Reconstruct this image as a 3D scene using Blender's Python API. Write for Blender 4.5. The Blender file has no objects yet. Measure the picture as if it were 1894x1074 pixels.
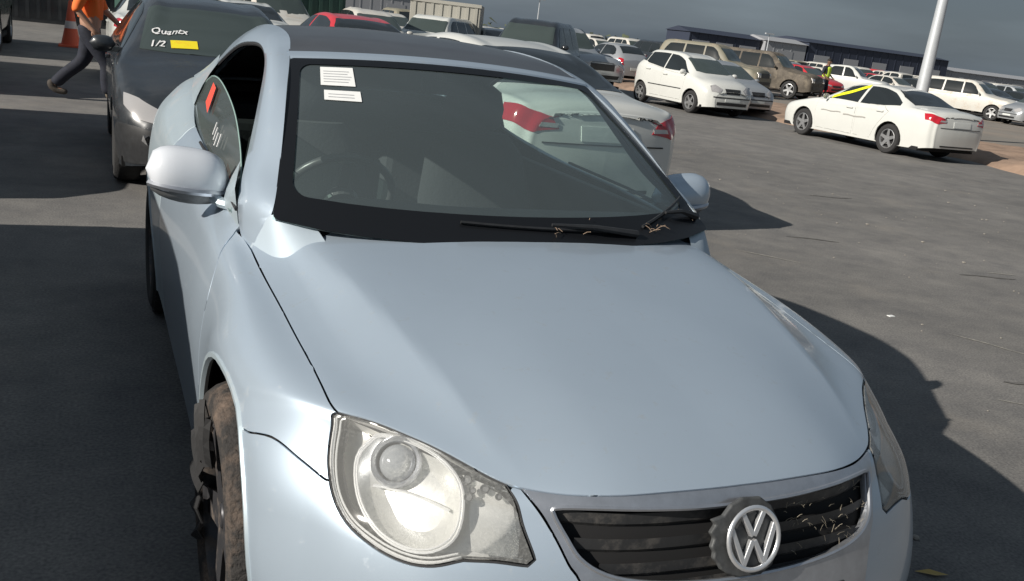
import bpy, bmesh, math, random
import numpy as np
from mathutils import Vector, Matrix, Euler
from mathutils.geometry import delaunay_2d_cdt
random.seed(7)
R = math.radians
scene = bpy.context.scene
col = scene.collection

# ------------------------------------------------------------------ camera, sky, sun, exposure
CAM = (-1.13213551, -1.13300776, 1.51959895); YAW, PITCH, ROLL, FPX = 0.44819205, 0.27697682, 0.1206558, 1690.96
fw = Vector((math.sin(YAW)*math.cos(PITCH), math.cos(YAW)*math.cos(PITCH), -math.sin(PITCH)))
rt = fw.cross(Vector((0, 0, 1))).normalized(); up = rt.cross(fw)
rt2 = math.cos(ROLL)*rt + math.sin(ROLL)*up; up2 = -math.sin(ROLL)*rt + math.cos(ROLL)*up
cd = bpy.data.cameras.new('camera'); cam = bpy.data.objects.new('camera', cd); col.objects.link(cam)
m = Matrix.Identity(4)
for i in range(3):
    m[i][0], m[i][1], m[i][2], m[i][3] = rt2[i], up2[i], -fw[i], CAM[i]
cam.matrix_world = m
cd.sensor_width = 36; cd.lens = 36*FPX/1894; cd.clip_start = .05; cd.clip_end = 3000
scene.camera = cam

SUN_TO = Vector((-1.85, -.30, 1.0)).normalized()
elev = math.asin(SUN_TO.z); azim = math.atan2(SUN_TO.x, SUN_TO.y)
world = bpy.data.worlds.new('World'); scene.world = world; world.use_nodes = True
nt = world.node_tree; nt.nodes.clear(); N = nt.nodes.new; L = nt.links.new
out = N('ShaderNodeOutputWorld'); bg = N('ShaderNodeBackground'); bg2 = N('ShaderNodeBackground')
sky = N('ShaderNodeTexSky'); sky.sky_type = 'NISHITA'; sky.sun_disc = False
sky.sun_elevation = elev; sky.sun_rotation = azim % (2*math.pi); sky.dust_density = 2.0
L(sky.outputs[0], bg.inputs[0]); bg.inputs[1].default_value = .07
# heavy slate cloud over most of the sky
tc = N('ShaderNodeTexCoord'); mp = N('ShaderNodeMapping'); mp.inputs['Scale'].default_value = (1.2, 1.2, 7)
nz = N('ShaderNodeTexNoise'); nz.inputs['Scale'].default_value = 1.6; nz.inputs['Detail'].default_value = 5
cr = N('ShaderNodeValToRGB')
cr.color_ramp.elements[0].position = .38; cr.color_ramp.elements[0].color = (.094, .118, .145, 1)
cr.color_ramp.elements[1].position = .68; cr.color_ramp.elements[1].color = (.180, .222, .262, 1)
L(tc.outputs['Generated'], mp.inputs[0]); L(mp.outputs[0], nz.inputs[0]); L(nz.outputs[0], cr.inputs[0])
L(cr.outputs[0], bg2.inputs[0]); bg2.inputs[1].default_value = 1.0
mx = N('ShaderNodeMixShader'); mx.inputs[0].default_value = .86
L(bg.outputs[0], mx.inputs[1]); L(bg2.outputs[0], mx.inputs[2]); L(mx.outputs[0], out.inputs[0])
sd = bpy.data.lights.new('sun', 'SUN'); sd.energy = 5.0; sd.angle = R(.5); sd.color = (1, .94, .85)
so = bpy.data.objects.new('sun', sd); col.objects.link(so)
so.rotation_euler = (-SUN_TO).to_track_quat('-Z', 'Y').to_euler(); so.location = (-20, -4, 14)
vs = scene.view_settings; vs.view_transform = 'Standard'; vs.look = 'None'; vs.exposure = .2; vs.gamma = 1; vs.use_curve_mapping = False
scene.render.engine = 'CYCLES'
scene.cycles.max_bounces = 10; scene.cycles.transparent_max_bounces = 16

# ------------------------------------------------------------------ materials
def srgb(c):
    return tuple((x/255/12.92 if x/255 <= .04045 else ((x/255+.055)/1.055)**2.4) for x in c)
def mat(name, color, rough=.6, metal=0, coat=0, noise=0, nscale=8, bump=0, bscale=60, emit=0, spec=.5, dirt=None, dscale=3, dlo=.5, dhi=.7, coord='Object', alpha=None):
    m = bpy.data.materials.new(name); m.use_nodes = True; t = m.node_tree; b = t.nodes['Principled BSDF']
    b.inputs['Roughness'].default_value = rough; b.inputs['Metallic'].default_value = metal
    b.inputs['Coat Weight'].default_value = coat; b.inputs['Coat Roughness'].default_value = .08
    b.inputs['Specular IOR Level'].default_value = spec
    b.inputs['Base Color'].default_value = (*color, 1)
    tcn = t.nodes.new('ShaderNodeTexCoord'); src = None
    if noise:
        n = t.nodes.new('ShaderNodeTexNoise'); n.inputs['Scale'].default_value = nscale; n.inputs['Detail'].default_value = 6
        n.inputs['Roughness'].default_value = .65
        t.links.new(tcn.outputs[coord], n.inputs[0])
        r = t.nodes.new('ShaderNodeValToRGB'); r.color_ramp.elements[0].position = .3; r.color_ramp.elements[1].position = .7
        r.color_ramp.elements[0].color = (*[c*(1-noise) for c in color], 1); r.color_ramp.elements[1].color = (*[min(1, c*(1+noise)) for c in color], 1)
        t.links.new(n.outputs[0], r.inputs[0]); src = r.outputs[0]
    if dirt:
        n = t.nodes.new('ShaderNodeTexNoise'); n.inputs['Scale'].default_value = dscale; n.inputs['Detail'].default_value = 8; n.inputs['Roughness'].default_value = .7
        t.links.new(tcn.outputs[coord], n.inputs[0])
        r = t.nodes.new('ShaderNodeMapRange'); r.inputs[1].default_value = dlo; r.inputs[2].default_value = dhi
        t.links.new(n.outputs[0], r.inputs[0])
        x = t.nodes.new('ShaderNodeMix'); x.data_type = 'RGBA'
        t.links.new(r.outputs[0], x.inputs[0]); x.inputs[7].default_value = (*dirt, 1)
        if src: t.links.new(src, x.inputs[6])
        else: x.inputs[6].default_value = (*color, 1)
        src = x.outputs[2]
        q = t.nodes.new('ShaderNodeMapRange'); t.links.new(r.outputs[0], q.inputs[0]); q.inputs[3].default_value = rough; q.inputs[4].default_value = .9
        t.links.new(q.outputs[0], b.inputs['Roughness'])
    if src: t.links.new(src, b.inputs['Base Color'])
    if bump:
        n = t.nodes.new('ShaderNodeTexNoise'); n.inputs['Scale'].default_value = bscale; n.inputs['Detail'].default_value = 5
        t.links.new(tcn.outputs[coord], n.inputs[0])
        bm_ = t.nodes.new('ShaderNodeBump'); bm_.inputs['Strength'].default_value = bump; bm_.inputs['Distance'].default_value = .01
        t.links.new(n.outputs[0], bm_.inputs['Height']); t.links.new(bm_.outputs[0], b.inputs['Normal'])
    if emit:
        b.inputs['Emission Color'].default_value = (*color, 1); b.inputs['Emission Strength'].default_value = emit
    return m
def glassy(name, tint, haze, hazecol, rough=.03, speck=0, fres=.5, sscale=90):
    """thin sheet: mostly see-through, mirror at grazing angles, a little milky film"""
    m = bpy.data.materials.new(name); m.use_nodes = True; t = m.node_tree; t.nodes.clear(); n = t.nodes.new; l = t.links.new
    o = n('ShaderNodeOutputMaterial'); tr = n('ShaderNodeBsdfTransparent'); tr.inputs[0].default_value = (*tint, 1)
    df = n('ShaderNodeBsdfDiffuse'); df.inputs[0].default_value = (*hazecol, 1)
    gl = n('ShaderNodeBsdfGlossy'); gl.inputs['Roughness'].default_value = rough; gl.inputs[0].default_value = (1, 1, 1, 1)
    lw = n('ShaderNodeFresnel'); lw.inputs['IOR'].default_value = 1.5
    m1 = n('ShaderNodeMixShader'); m1.inputs[0].default_value = haze; l(tr.outputs[0], m1.inputs[1]); l(df.outputs[0], m1.inputs[2])
    if speck:
        tc = n('ShaderNodeTexCoord'); ns = n('ShaderNodeTexNoise'); ns.inputs['Scale'].default_value = sscale; ns.inputs['Detail'].default_value = 3
        n2 = n('ShaderNodeTexNoise'); n2.inputs['Scale'].default_value = 7
        l(tc.outputs['Object'], ns.inputs[0]); l(tc.outputs['Object'], n2.inputs[0])
        a = n('ShaderNodeMapRange'); a.inputs[1].default_value = .45; a.inputs[2].default_value = .7; l(ns.outputs[0], a.inputs[0])
        b = n('ShaderNodeMapRange'); b.inputs[1].default_value = .35; b.inputs[2].default_value = .65; l(n2.outputs[0], b.inputs[0])
        mu = n('ShaderNodeMath'); mu.operation = 'MULTIPLY'; l(a.outputs[0], mu.inputs[0]); l(b.outputs[0], mu.inputs[1])
        mu2 = n('ShaderNodeMath'); mu2.operation = 'MULTIPLY_ADD'; mu2.inputs[1].default_value = speck; mu2.inputs[2].default_value = haze
        l(mu.outputs[0], mu2.inputs[0]); l(mu2.outputs[0], m1.inputs[0])
    m2 = n('ShaderNodeMixShader'); l(lw.outputs[0], m2.inputs[0]); l(m1.outputs[0], m2.inputs[1]); l(gl.outputs[0], m2.inputs[2])
    l(m2.outputs[0], o.inputs[0]); return m

M = {}
M['paint'] = mat('silver_blue_paint', (.455, .54, .63), .34, .45, .7, noise=.03, nscale=1.5, dirt=(.40, .40, .38), dscale=22, dlo=.60, dhi=.95)
M['paint_matt'] = mat('silver_paint_matt', (.40, .47, .53), .6, .2, 0)
M['paint_dusty'] = mat('silver_paint_dusty', (.44, .52, .57), .42, .35, .4, dirt=(.38, .36, .34), dscale=9, dlo=.55, dhi=.9)
M['white'] = mat('white_car_paint', (.60, .61, .585), .3, 0, .6, noise=.03, nscale=2)
M['white_dusty'] = mat('dusty_white_paint', (.56, .55, .51), .4, 0, .3, dirt=(.42, .33, .25), dscale=2.5, dlo=.5, dhi=.8)
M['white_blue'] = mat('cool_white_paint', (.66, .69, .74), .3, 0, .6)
M['charcoal'] = mat('charcoal_paint', (.022, .026, .031), .28, .1, .8, dirt=(.045, .048, .052), dscale=3, dlo=.45, dhi=.9)
M['red'] = mat('red_paint', (.55, .03, .04), .35, 0, .6)
M['black_trim'] = mat('black_trim', (.022, .023, .025), .5, 0, 0, noise=.3, nscale=20)
M['frit'] = mat('black_glass_border', (.009, .010, .012), .3, 0, 0, spec=.25)
M['void'] = mat('dark_cavity', (.008, .008, .009), .9)
M['rubber'] = mat('tyre_rubber', (.025, .025, .026), .85, bump=.4, bscale=90)
M['mud_rubber'] = mat('mud_caked_tyre', (.028, .026, .025), .9, dirt=(.20, .145, .11), dscale=5, dlo=.44, dhi=.68, bump=1, bscale=70)
M['alloy_dark'] = mat('dark_dirty_alloy', (.06, .06, .065), .45, .5, dirt=(.20, .16, .13), dscale=14, dlo=.5, dhi=.7)
M['alloy'] = mat('silver_alloy', (.55, .56, .57), .35, .8)
M['chrome'] = mat('chrome', (.72, .73, .75), .12, 1)
M['satin'] = mat('satin_chrome', (.50, .52, .56), .3, .8, noise=.1, nscale=30)
M['badge_plate'] = mat('grey_badge_plate', (.16, .165, .17), .55, .3, noise=.3, nscale=30)
M['slat'] = mat('black_slat', (.03, .031, .033), .5, dirt=(.12, .11, .10), dscale=18, dlo=.5, dhi=.75)
M['reflector'] = mat('lamp_reflector', (.82, .82, .80), .3, .4)
M['lamp_cream'] = mat('yellowed_lamp_bowl', (.72, .725, .70), .30, .45, noise=.1, nscale=10)
M['lamp_ring'] = mat('lamp_ring_white', (.75, .76, .76), .25, .3)
M['lamp_cover'] = glassy('hazed_lamp_cover', (.98, .98, .98), .13, (.76, .765, .74), .05, speck=.16, sscale=190)
M['lens'] = mat('projector_lens', (.30, .32, .34), .06, .1, 1, spec=1)
M['wind'] = glassy('windscreen_glass', (.80, .96, .91), .12, (.42, .52, .55), .02)
M['sideglass'] = glassy('side_glass', (.40, .50, .47), .16, (.42, .50, .48), .03)
M['seal'] = mat('rubber_seal', (.02, .02, .022), .6)
M['headliner'] = mat('interior_grey', (.10, .10, .10), .9)
M['seat'] = mat('dark_seat_cloth', (.024, .026, .029), .9, bump=.2)
M['dash'] = mat('dashboard_plastic', (.045, .047, .05), .55, bump=.3, bscale=300)
M['roof'] = mat('charcoal_roof', (.060, .062, .068), .38, .1, .3, noise=.15, nscale=4)
M['plastic_wheel'] = mat('steering_wheel_leather', (.05, .05, .052), .35)
M['paper'] = mat('white_paper', (.80, .81, .80), .7)
M['ink'] = mat('printed_ink', (.35, .36, .38), .8)
M['glass_dark'] = mat('tinted_window', (.018, .022, .024), .06, 0, 0, spec=.7)
M['glass_green'] = mat('greenish_window', (.05, .065, .062), .08, 0, 0, spec=.6)
M['tail_red'] = mat('red_lamp_lens', (.42, .012, .025), .15, 0, .8)
M['tail_clear'] = mat('clear_lamp_lens', (.42, .41, .41), .15, .2, .8)
M['amber'] = mat('amber_lens', (.7, .25, .03), .2)
M['plate_w'] = mat('number_plate', (.62, .64, .62), .5)
M['yellow'] = mat('yellow_marker', (.75, .80, .02), .6)
M['yellow_st'] = mat('yellow_sticker', (.85, .70, .02), .55, dirt=(.80, .38, .03), dscale=18, dlo=.55, dhi=.7)
M['chalk'] = mat('white_marker', (.78, .78, .78), .7)
M['orange'] = mat('orange_vest', (.85, .17, .03), .8)
M['hivis'] = mat('lime_vest', (.62, .82, .08), .8)
M['navy'] = mat('navy_cloth', (.013, .016, .028), .85, noise=.3, nscale=14, bump=.4, bscale=18)
M['skin'] = mat('skin', (.16, .085, .055), .5)
M['skin_l'] = mat('weathered_skin', (.40, .23, .16), .5)
M['hair'] = mat('dark_hair', (.015, .012, .01), .8)
M['boot'] = mat('dusty_boot', (.05, .042, .036), .8, dirt=(.24, .2, .15), dscale=12)
M['cone'] = mat('faded_orange_cone', (.75, .13, .06), .6)
M['cone_w'] = mat('cone_reflective_band', (.72, .62, .58), .5)
M['pole'] = mat('galvanised_pole', (.52, .55, .58), .45, .3, noise=.08, nscale=3)
M['navy_bldg'] = mat('navy_cladding', (.028, .036, .060), .6)
M['grey_bldg'] = mat('pale_grey_cladding', (.30, .31, .33), .7)
M['dirt'] = mat('red_dirt', (.29, .20, .145), .95, noise=.35, nscale=1.3, bump=1, bscale=9)
M['green_box'] = mat('dark_green_steel', (.03, .075, .06), .6)
M['beige'] = mat('grey_beige_steel', (.36, .35, .31), .6)
M['rust'] = mat('burnt_rusty_metal', (.10, .085, .068), .8, noise=.5, nscale=3, dirt=(.20, .17, .13), dscale=4)
M['khaki'] = mat('khaki_paint', (.20, .19, .145), .55, dirt=(.32, .26, .19), dscale=3)
M['blue'] = mat('blue_paint', (.05, .09, .22), .4, 0, .5)
M['silver'] = mat('silver_car_paint', (.42, .44, .46), .35, .5, .5)
M['grass'] = mat('dry_leaf', (.45, .33, .12), .8)
M['scrub'] = mat('scrub_green', (.07, .085, .05), .9, noise=.4, nscale=.2)

# ------------------------------------------------------------------ object helpers
def thing(name, label, cat, loc=(0, 0, 0), rotz=0, group=None):
    o = bpy.data.objects.new(name, None); col.objects.link(o); o.empty_display_size = .2
    o.location = loc; o.rotation_euler = (0, 0, rotz); o['label'] = label; o['category'] = cat
    if group: o['group'] = group
    return o
def tag(o, label=None, cat=None, group=None, kind=None):
    if label: o['label'] = label
    if cat: o['category'] = cat
    if group: o['group'] = group
    if kind: o['kind'] = kind
    return o
def link_mesh(name, verts, faces, m, parent=None, normals=None, smooth=True, mats=None, fm=None):
    me = bpy.data.meshes.new(name)
    me.from_pydata([tuple(map(float, v)) for v in verts], [], [tuple(map(int, f)) for f in faces])
    for x in (mats or [m]): me.materials.append(x)
    if fm is not None: me.polygons.foreach_set('material_index', np.array(fm, dtype=np.int32))
    me.polygons.foreach_set('use_smooth', [smooth]*len(me.polygons)); me.update()
    if normals is not None:
        me.normals_split_custom_set_from_vertices([tuple(map(float, n)) for n in normals])
    o = bpy.data.objects.new(name, me); col.objects.link(o)
    if parent: o.parent = parent
    return o
class MB:
    def __init__(s): s.v = []; s.f = []; s.T = Matrix.Identity(4)
    def add(s, vs, fs):
        k = len(s.v); s.v += [tuple(s.T @ Vector(v)) for v in vs]; s.f += [tuple(k+i for i in f) for f in fs]; return s
    def box(s, a, b, T=None, taper=None):
        (x0, y0, z0), (x1, y1, z1) = a, b
        vs = [(x0, y0, z0), (x1, y0, z0), (x1, y1, z0), (x0, y1, z0), (x0, y0, z1), (x1, y0, z1), (x1, y1, z1), (x0, y1, z1)]
        if taper:
            cx, cy = (x0+x1)/2, (y0+y1)/2
            vs = vs[:4]+[(cx+(v[0]-cx)*taper, cy+(v[1]-cy)*taper, v[2]) for v in vs[4:]]
        if T: vs = [tuple(T @ Vector(v)) for v in vs]
        return s.add(vs, [(3, 2, 1, 0), (4, 5, 6, 7), (0, 1, 5, 4), (1, 2, 6, 5), (2, 3, 7, 6), (3, 0, 4, 7)])
    def tube(s, path, r, n=8, cap=True, squash=1, closed=False):
        P = [Vector(p) for p in path]; rs = r if isinstance(r, (list, tuple)) else [r]*len(P); vs = []; fs = []; prev = None
        K = len(P)
        for i, p in enumerate(P):
            a = P[(i-1) % K] if (i > 0 or closed) else p; b = P[(i+1) % K] if (i < K-1 or closed) else p
            d = (b-a).normalized()
            u = prev if prev else (Vector((0, 0, 1)) if abs(d.z) < .9 else Vector((1, 0, 0)))
            w = d.cross(u).normalized(); u = w.cross(d).normalized(); prev = u
            for k in range(n):
                t = 2*math.pi*k/n; vs.append(tuple(p+(w*math.cos(t)+u*math.sin(t)*squash)*rs[i]))
        for i in range(K if closed else K-1):
            for k in range(n):
                k2 = (k+1) % n; j = (i+1) % K; fs.append((i*n+k, i*n+k2, j*n+k2, j*n+k))
        if cap and not closed: fs += [tuple(range(n-1, -1, -1)), tuple((K-1)*n+k for k in range(n))]
        return s.add(vs, fs)
    def lathe(s, prof, T=None, n=24, close=False, a0=0, a1=2*math.pi):
        """profile of (radius, height) about local z"""
        full = abs(a1-a0-2*math.pi) < 1e-6; m_ = n if full else n+1; vs = []; fs = []
        for (r, h) in prof:
            for k in range(m_):
                t = a0+(a1-a0)*k/n; vs.append((r*math.cos(t), r*math.sin(t), h))
        P = len(prof)
        for i in range(P if close else P-1):
            j = (i+1) % P
            for k in range(m_ if full else n):
                k2 = (k+1) % m_; fs.append((i*m_+k, i*m_+k2, j*m_+k2, j*m_+k))
        if T: vs = [tuple(T @ Vector(v)) for v in vs]
        return s.add(vs, fs)
    def prism(s, poly, z0, z1, T=None):
        n = len(poly); vs = [(x, y, z0) for x, y in poly]+[(x, y, z1) for x, y in poly]
        fs = [tuple(range(n-1, -1, -1)), tuple(range(n, 2*n))]+[(i, (i+1) % n, n+(i+1) % n, n+i) for i in range(n)]
        if T: vs = [tuple(T @ Vector(v)) for v in vs]
        return s.add(vs, fs)
    def grid(s, G, flip=False):
        """G[i][j] points"""
        n, m_ = len(G), len(G[0]); vs = [p for row in G for p in row]; fs = []
        for i in range(n-1):
            for j in range(m_-1):
                q = (i*m_+j, i*m_+j+1, (i+1)*m_+j+1, (i+1)*m_+j); fs.append(q[::-1] if flip else q)
        return s.add(vs, fs)
    def build(s, name, m, parent=None, smooth=False, bevel=0, sub=0, angle=40, origin=None):
        vs = s.v
        if origin: vs = [(v[0]-origin[0], v[1]-origin[1], v[2]-origin[2]) for v in vs]
        o = link_mesh(name, vs, s.f, m, parent, smooth=smooth)
        if bevel:
            b = o.modifiers.new('bevel', 'BEVEL'); b.width = bevel; b.segments = 2; b.limit_method = 'ANGLE'; b.angle_limit = R(35)
        if sub:
            q = o.modifiers.new('sub', 'SUBSURF'); q.levels = q.render_levels = sub
        if smooth and angle < 180 and not sub:
            o.data.set_sharp_from_angle(angle=R(angle))
        return o
def frame(p, z, x=(1, 0, 0)):
    z = Vector(z).normalized(); x = Vector(x); y = z.cross(x).normalized(); x = y.cross(z)
    m = Matrix.Identity(4)
    for i in range(3): m[i][0], m[i][1], m[i][2], m[i][3] = x[i], y[i], z[i], p[i]
    return m
def copy_tree(o, parent=None, swap=None):
    c = o.copy(); col.objects.link(c)
    if parent: c.parent = parent
    if swap and c.data and c.data.materials and c.data.materials[0].name in swap:
        c.data = swapped(c.data, swap)
    for ch in list(o.children): copy_tree(ch, c, swap)
    return c
_sw = {}
def swapped(me, swap):
    key = (me.name, tuple(sorted(swap.items())))
    if key not in _sw:
        n = me.copy(); n.materials[0] = M[swap[me.materials[0].name]]; _sw[key] = n
    return _sw[key]

# ------------------------------------------------------------------ car bodies: one smooth surface per car, cut into panels
def surf(net,s,t):
    s=np.atleast_1d(np.asarray(s,float));t=np.atleast_1d(np.asarray(t,float))
    R,Cc=net.shape[:2]
    E=np.zeros((R+2,Cc+2,3));E[1:-1,1:-1]=net
    E[0,1:-1]=2*net[0]-net[1];E[-1,1:-1]=2*net[-1]-net[-2]
    # across the centre line the net mirrors itself
    mir=E[:,2].copy();mir[:,0]*=-1
    E[:,0]=mir
    E[:,-1]=2*E[:,-2]-E[:,-3]
    i=np.clip(np.floor(s).astype(int),0,R-2);j=np.clip(np.floor(t).astype(int),0,Cc-2)
    f=s-i;g=t-j
    def w(f): return np.stack([-.5*f+f*f-.5*f**3,1-2.5*f*f+1.5*f**3,.5*f+2*f*f-1.5*f**3,-.5*f*f+.5*f**3],-1)
    def dw(f): return np.stack([-.5+2*f-1.5*f*f,-5*f+4.5*f*f,.5+4*f-4.5*f*f,-f+1.5*f*f],-1)
    G=E[(i[:,None]+np.arange(4))[:,:,None],(j[:,None]+np.arange(4))[:,None,:]]
    P=np.einsum('na,nb,nabk->nk',w(f),w(g),G)
    Ps=np.einsum('na,nb,nabk->nk',dw(f),w(g),G)
    Pt=np.einsum('na,nb,nabk->nk',w(f),dw(g),G)
    N=np.cross(Pt,Ps);N/=np.linalg.norm(N,axis=1)[:,None]+1e-12
    if net is NET:      # pressed crease line on the bonnet
        tc=np.interp(s,[3.9,5.1,5.9,7.0,7.95],[1.86,1.95,2.03,2.18,2.27]);d=t-tc;q=np.sqrt(d*d+.05**2)-.05
        win=np.clip((s-3.9)/1.2,0,1)*np.clip((7.9-s)/1.0,0,1);w_=np.where(d>0,.38,.7)
        h=.016*win*np.exp(-q/w_);dh=-h/w_*d/np.sqrt(d*d+.05**2)
        P=P+N*h[:,None];Pt=Pt+N*dh[:,None]
        N=np.cross(Pt,Ps);N/=np.linalg.norm(N,axis=1)[:,None]+1e-12
    return P,N,Ps,Pt
class Inv:
    def __init__(s,net,smax=None):
        s.net=net;R,C=net.shape[:2]
        a=np.linspace(0,R-1,(R-1)*12+1);b=np.linspace(0,C-1,(C-1)*12+1)
        s.S,s.T=[q.ravel() for q in np.meshgrid(a,b,indexing='ij')]
        s.P=surf(net,s.S,s.T)[0]
    def near(s,pt,w=(1,1,1)):
        w=np.array(w,float);pt=np.array(pt,float)
        k=np.argmin((((s.P-pt)*w)**2).sum(1));a,b=s.S[k],s.T[k]
        for _ in range(6):
            P,N,Ps,Pt=[q[0] for q in surf(s.net,a,b)]
            J=np.stack([Ps*w,Pt*w],1);r=(P-pt)*w
            d=np.linalg.lstsq(J,-r,rcond=None)[0];d=np.clip(d,-.1,.1)
            a=np.clip(a+d[0],0,s.net.shape[0]-1);b=np.clip(b+d[1],0,s.net.shape[1]-1)
        return a,b

def densify(poly, step=.12):
    out = []
    n = len(poly)
    for i in range(n):
        a, b = np.array(poly[i], float), np.array(poly[(i+1) % n], float)
        k = max(1, int(np.ceil(np.linalg.norm(b-a)/step)))
        for q in range(k): out.append(tuple(a+(b-a)*q/k))
    return out
def cr_line(pts, n=6, closed=False):
    """smooth curve through points"""
    P = np.array(pts, float); K = len(P); out = []
    for i in range(K if closed else K-1):
        p1, p2 = P[i], P[(i+1) % K]
        p0 = P[(i-1) % K] if (closed or i > 0) else 2*p1-p2
        p3 = P[(i+2) % K] if (closed or i < K-2) else 2*p2-p1
        for q in range(n):
            f = q/n; out.append(tuple(.5*((2*p1)+(-p0+p2)*f+(2*p0-5*p1+4*p2-p3)*f*f+(-p0+3*p1-3*p2+p3)*f**3)))
    if not closed: out.append(tuple(P[-1]))
    return out
def inside(pts, poly):
    x, y = pts[:, 0], pts[:, 1]; c = np.zeros(len(pts), bool); n = len(poly)
    for i in range(n):
        x1, y1 = poly[i]; x2, y2 = poly[(i+1) % n]
        if y1 == y2: continue
        m_ = ((y1 > y) != (y2 > y)); xx = (x2-x1)*(y-y1)/(y2-y1)+x1
        c ^= (m_ & (x < xx))
    return c
def area(p):
    return .5*sum(p[i][0]*p[(i+1) % len(p)][1]-p[(i+1) % len(p)][0]*p[i][1] for i in range(len(p)))
def dedupe(poly):
    out = []
    for q in poly:
        if not out or abs(q[0]-out[-1][0])+abs(q[1]-out[-1][1]) > 1e-3: out.append(q)
    if len(out) > 1 and abs(out[0][0]-out[-1][0])+abs(out[0][1]-out[-1][1]) < 1e-3: out.pop()
    return out
def make_panel(net, poly, holes=(), step=(.12, .12), gap=.0025, offset=0., skirt=.012, bstep=.1):
    """poly in (s,t); returns verts, normals, faces of the +X half. Edge pulled in by gap, given a turned-in lip"""
    poly = densify(dedupe(poly), bstep)
    holes = [densify(dedupe(h), bstep) for h in holes]
    loops = [poly]+holes
    V = []; E = []
    for lp in loops:
        k = len(V); V += lp; E += [(k+i, k+(i+1) % len(lp)) for i in range(len(lp))]
    A = np.array(poly); lo, hi = A.min(0), A.max(0)
    g = [q.ravel() for q in np.meshgrid(np.arange(math.floor(lo[0]/step[0])*step[0]+.0013, hi[0], step[0]), np.arange(math.floor(lo[1]/step[1])*step[1]+.0017, hi[1], step[1]))]
    G = np.stack(g, 1)
    ok = inside(G, poly)
    for h in holes: ok &= ~inside(G, h)
    G = G[ok]
    B = np.array(V)
    if len(G):
        keep = np.ones(len(G), bool)
        for c in range(0, len(G), 2000):
            d = np.abs(G[c:c+2000, None, :]-B[None]); keep[c:c+2000] = ~((d[..., 0] < step[0]*.35) & (d[..., 1] < step[1]*.35)).any(1)
        G = G[keep]
    allv = [Vector(v) for v in V]+[Vector(v) for v in G.tolist()]
    vo, eo, fo, ov, oe, of = delaunay_2d_cdt(allv, E, [], 0, 1e-6)
    P2 = np.array([tuple(v) for v in vo]); F = np.array(fo)
    C = P2[F].mean(1); ok = inside(C, poly)
    for h in holes: ok &= ~inside(C, h)
    F = F[ok]
    used = np.unique(F); remap = -np.ones(len(P2), int); remap[used] = np.arange(len(used))
    P2 = P2[used]; F = remap[F]
    P, Nn, _, _ = surf(net, P2[:, 0], P2[:, 1])
    P = P+Nn*offset
    # orient
    a = P[F]; fn = np.cross(a[:, 1]-a[:, 0], a[:, 2]-a[:, 0]); flip = (fn*Nn[F[:, 0]]).sum(1) < 0
    F[flip] = F[flip][:, ::-1]
    # boundary edges, directed
    ed = {}
    for f in F:
        for i in range(3):
            e = (f[i], f[(i+1) % 3]); ed[e] = 1
    bd = [e for e in ed if (e[1], e[0]) not in ed]
    if gap:
        mv = np.zeros_like(P); cnt = np.zeros(len(P))
        for (i, j) in bd:
            if P2[i, 1] < 1e-4 and P2[j, 1] < 1e-4: continue
            d = P[j]-P[i]; n_ = Nn[i]; w = np.cross(n_, d); w /= np.linalg.norm(w)+1e-12
            for q in (i, j): mv[q] += w; cnt[q] += 1
        k = cnt > 0; l = np.linalg.norm(mv[k], axis=1)[:, None]+1e-9; mv[k] = mv[k]/l
        cen = P2[:, 1] < 1e-4; mv[cen, 0] = 0
        P = P+mv*gap
    n0 = len(P); vs = list(P); ns = list(Nn); fs = [tuple(f) for f in F]
    if skirt:
        m1 = {}; m2 = {}
        for (i, j) in bd:
            if P2[i, 1] < 1e-4 and P2[j, 1] < 1e-4: continue
            d = P[j]-P[i]; w = -np.cross(Nn[i], d); w /= np.linalg.norm(w)+1e-12
            q = []
            for x in (i, j):
                if x not in m1:
                    m1[x] = len(vs); vs.append(P[x]); ns.append(w*.8+Nn[x]*.6)
                    m2[x] = len(vs); vs.append(P[x]-Nn[x]*skirt); ns.append(w)
            fs.append((m1[j], m1[i], m2[i], m2[j]))
    ns = np.array(ns); ns /= np.linalg.norm(ns, axis=1)[:, None]+1e-12
    return np.array(vs), ns, fs
def mirror_panel(pn):
    v, n, f = pn; v = v.copy(); n = n.copy(); v[:, 0] *= -1; n[:, 0] *= -1
    return v, n, [tuple(reversed(q)) for q in f]
def join_panels(a, b):
    k = len(a[0]); return np.concatenate([a[0], b[0]]), np.concatenate([a[1], b[1]]), list(a[2])+[tuple(k+i for i in q) for q in b[2]]
def put(pn, name, m, parent, origin=(0, 0, 0)):
    return link_mesh(name, pn[0]-np.array(origin), pn[2], m, parent, normals=pn[1])

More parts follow.
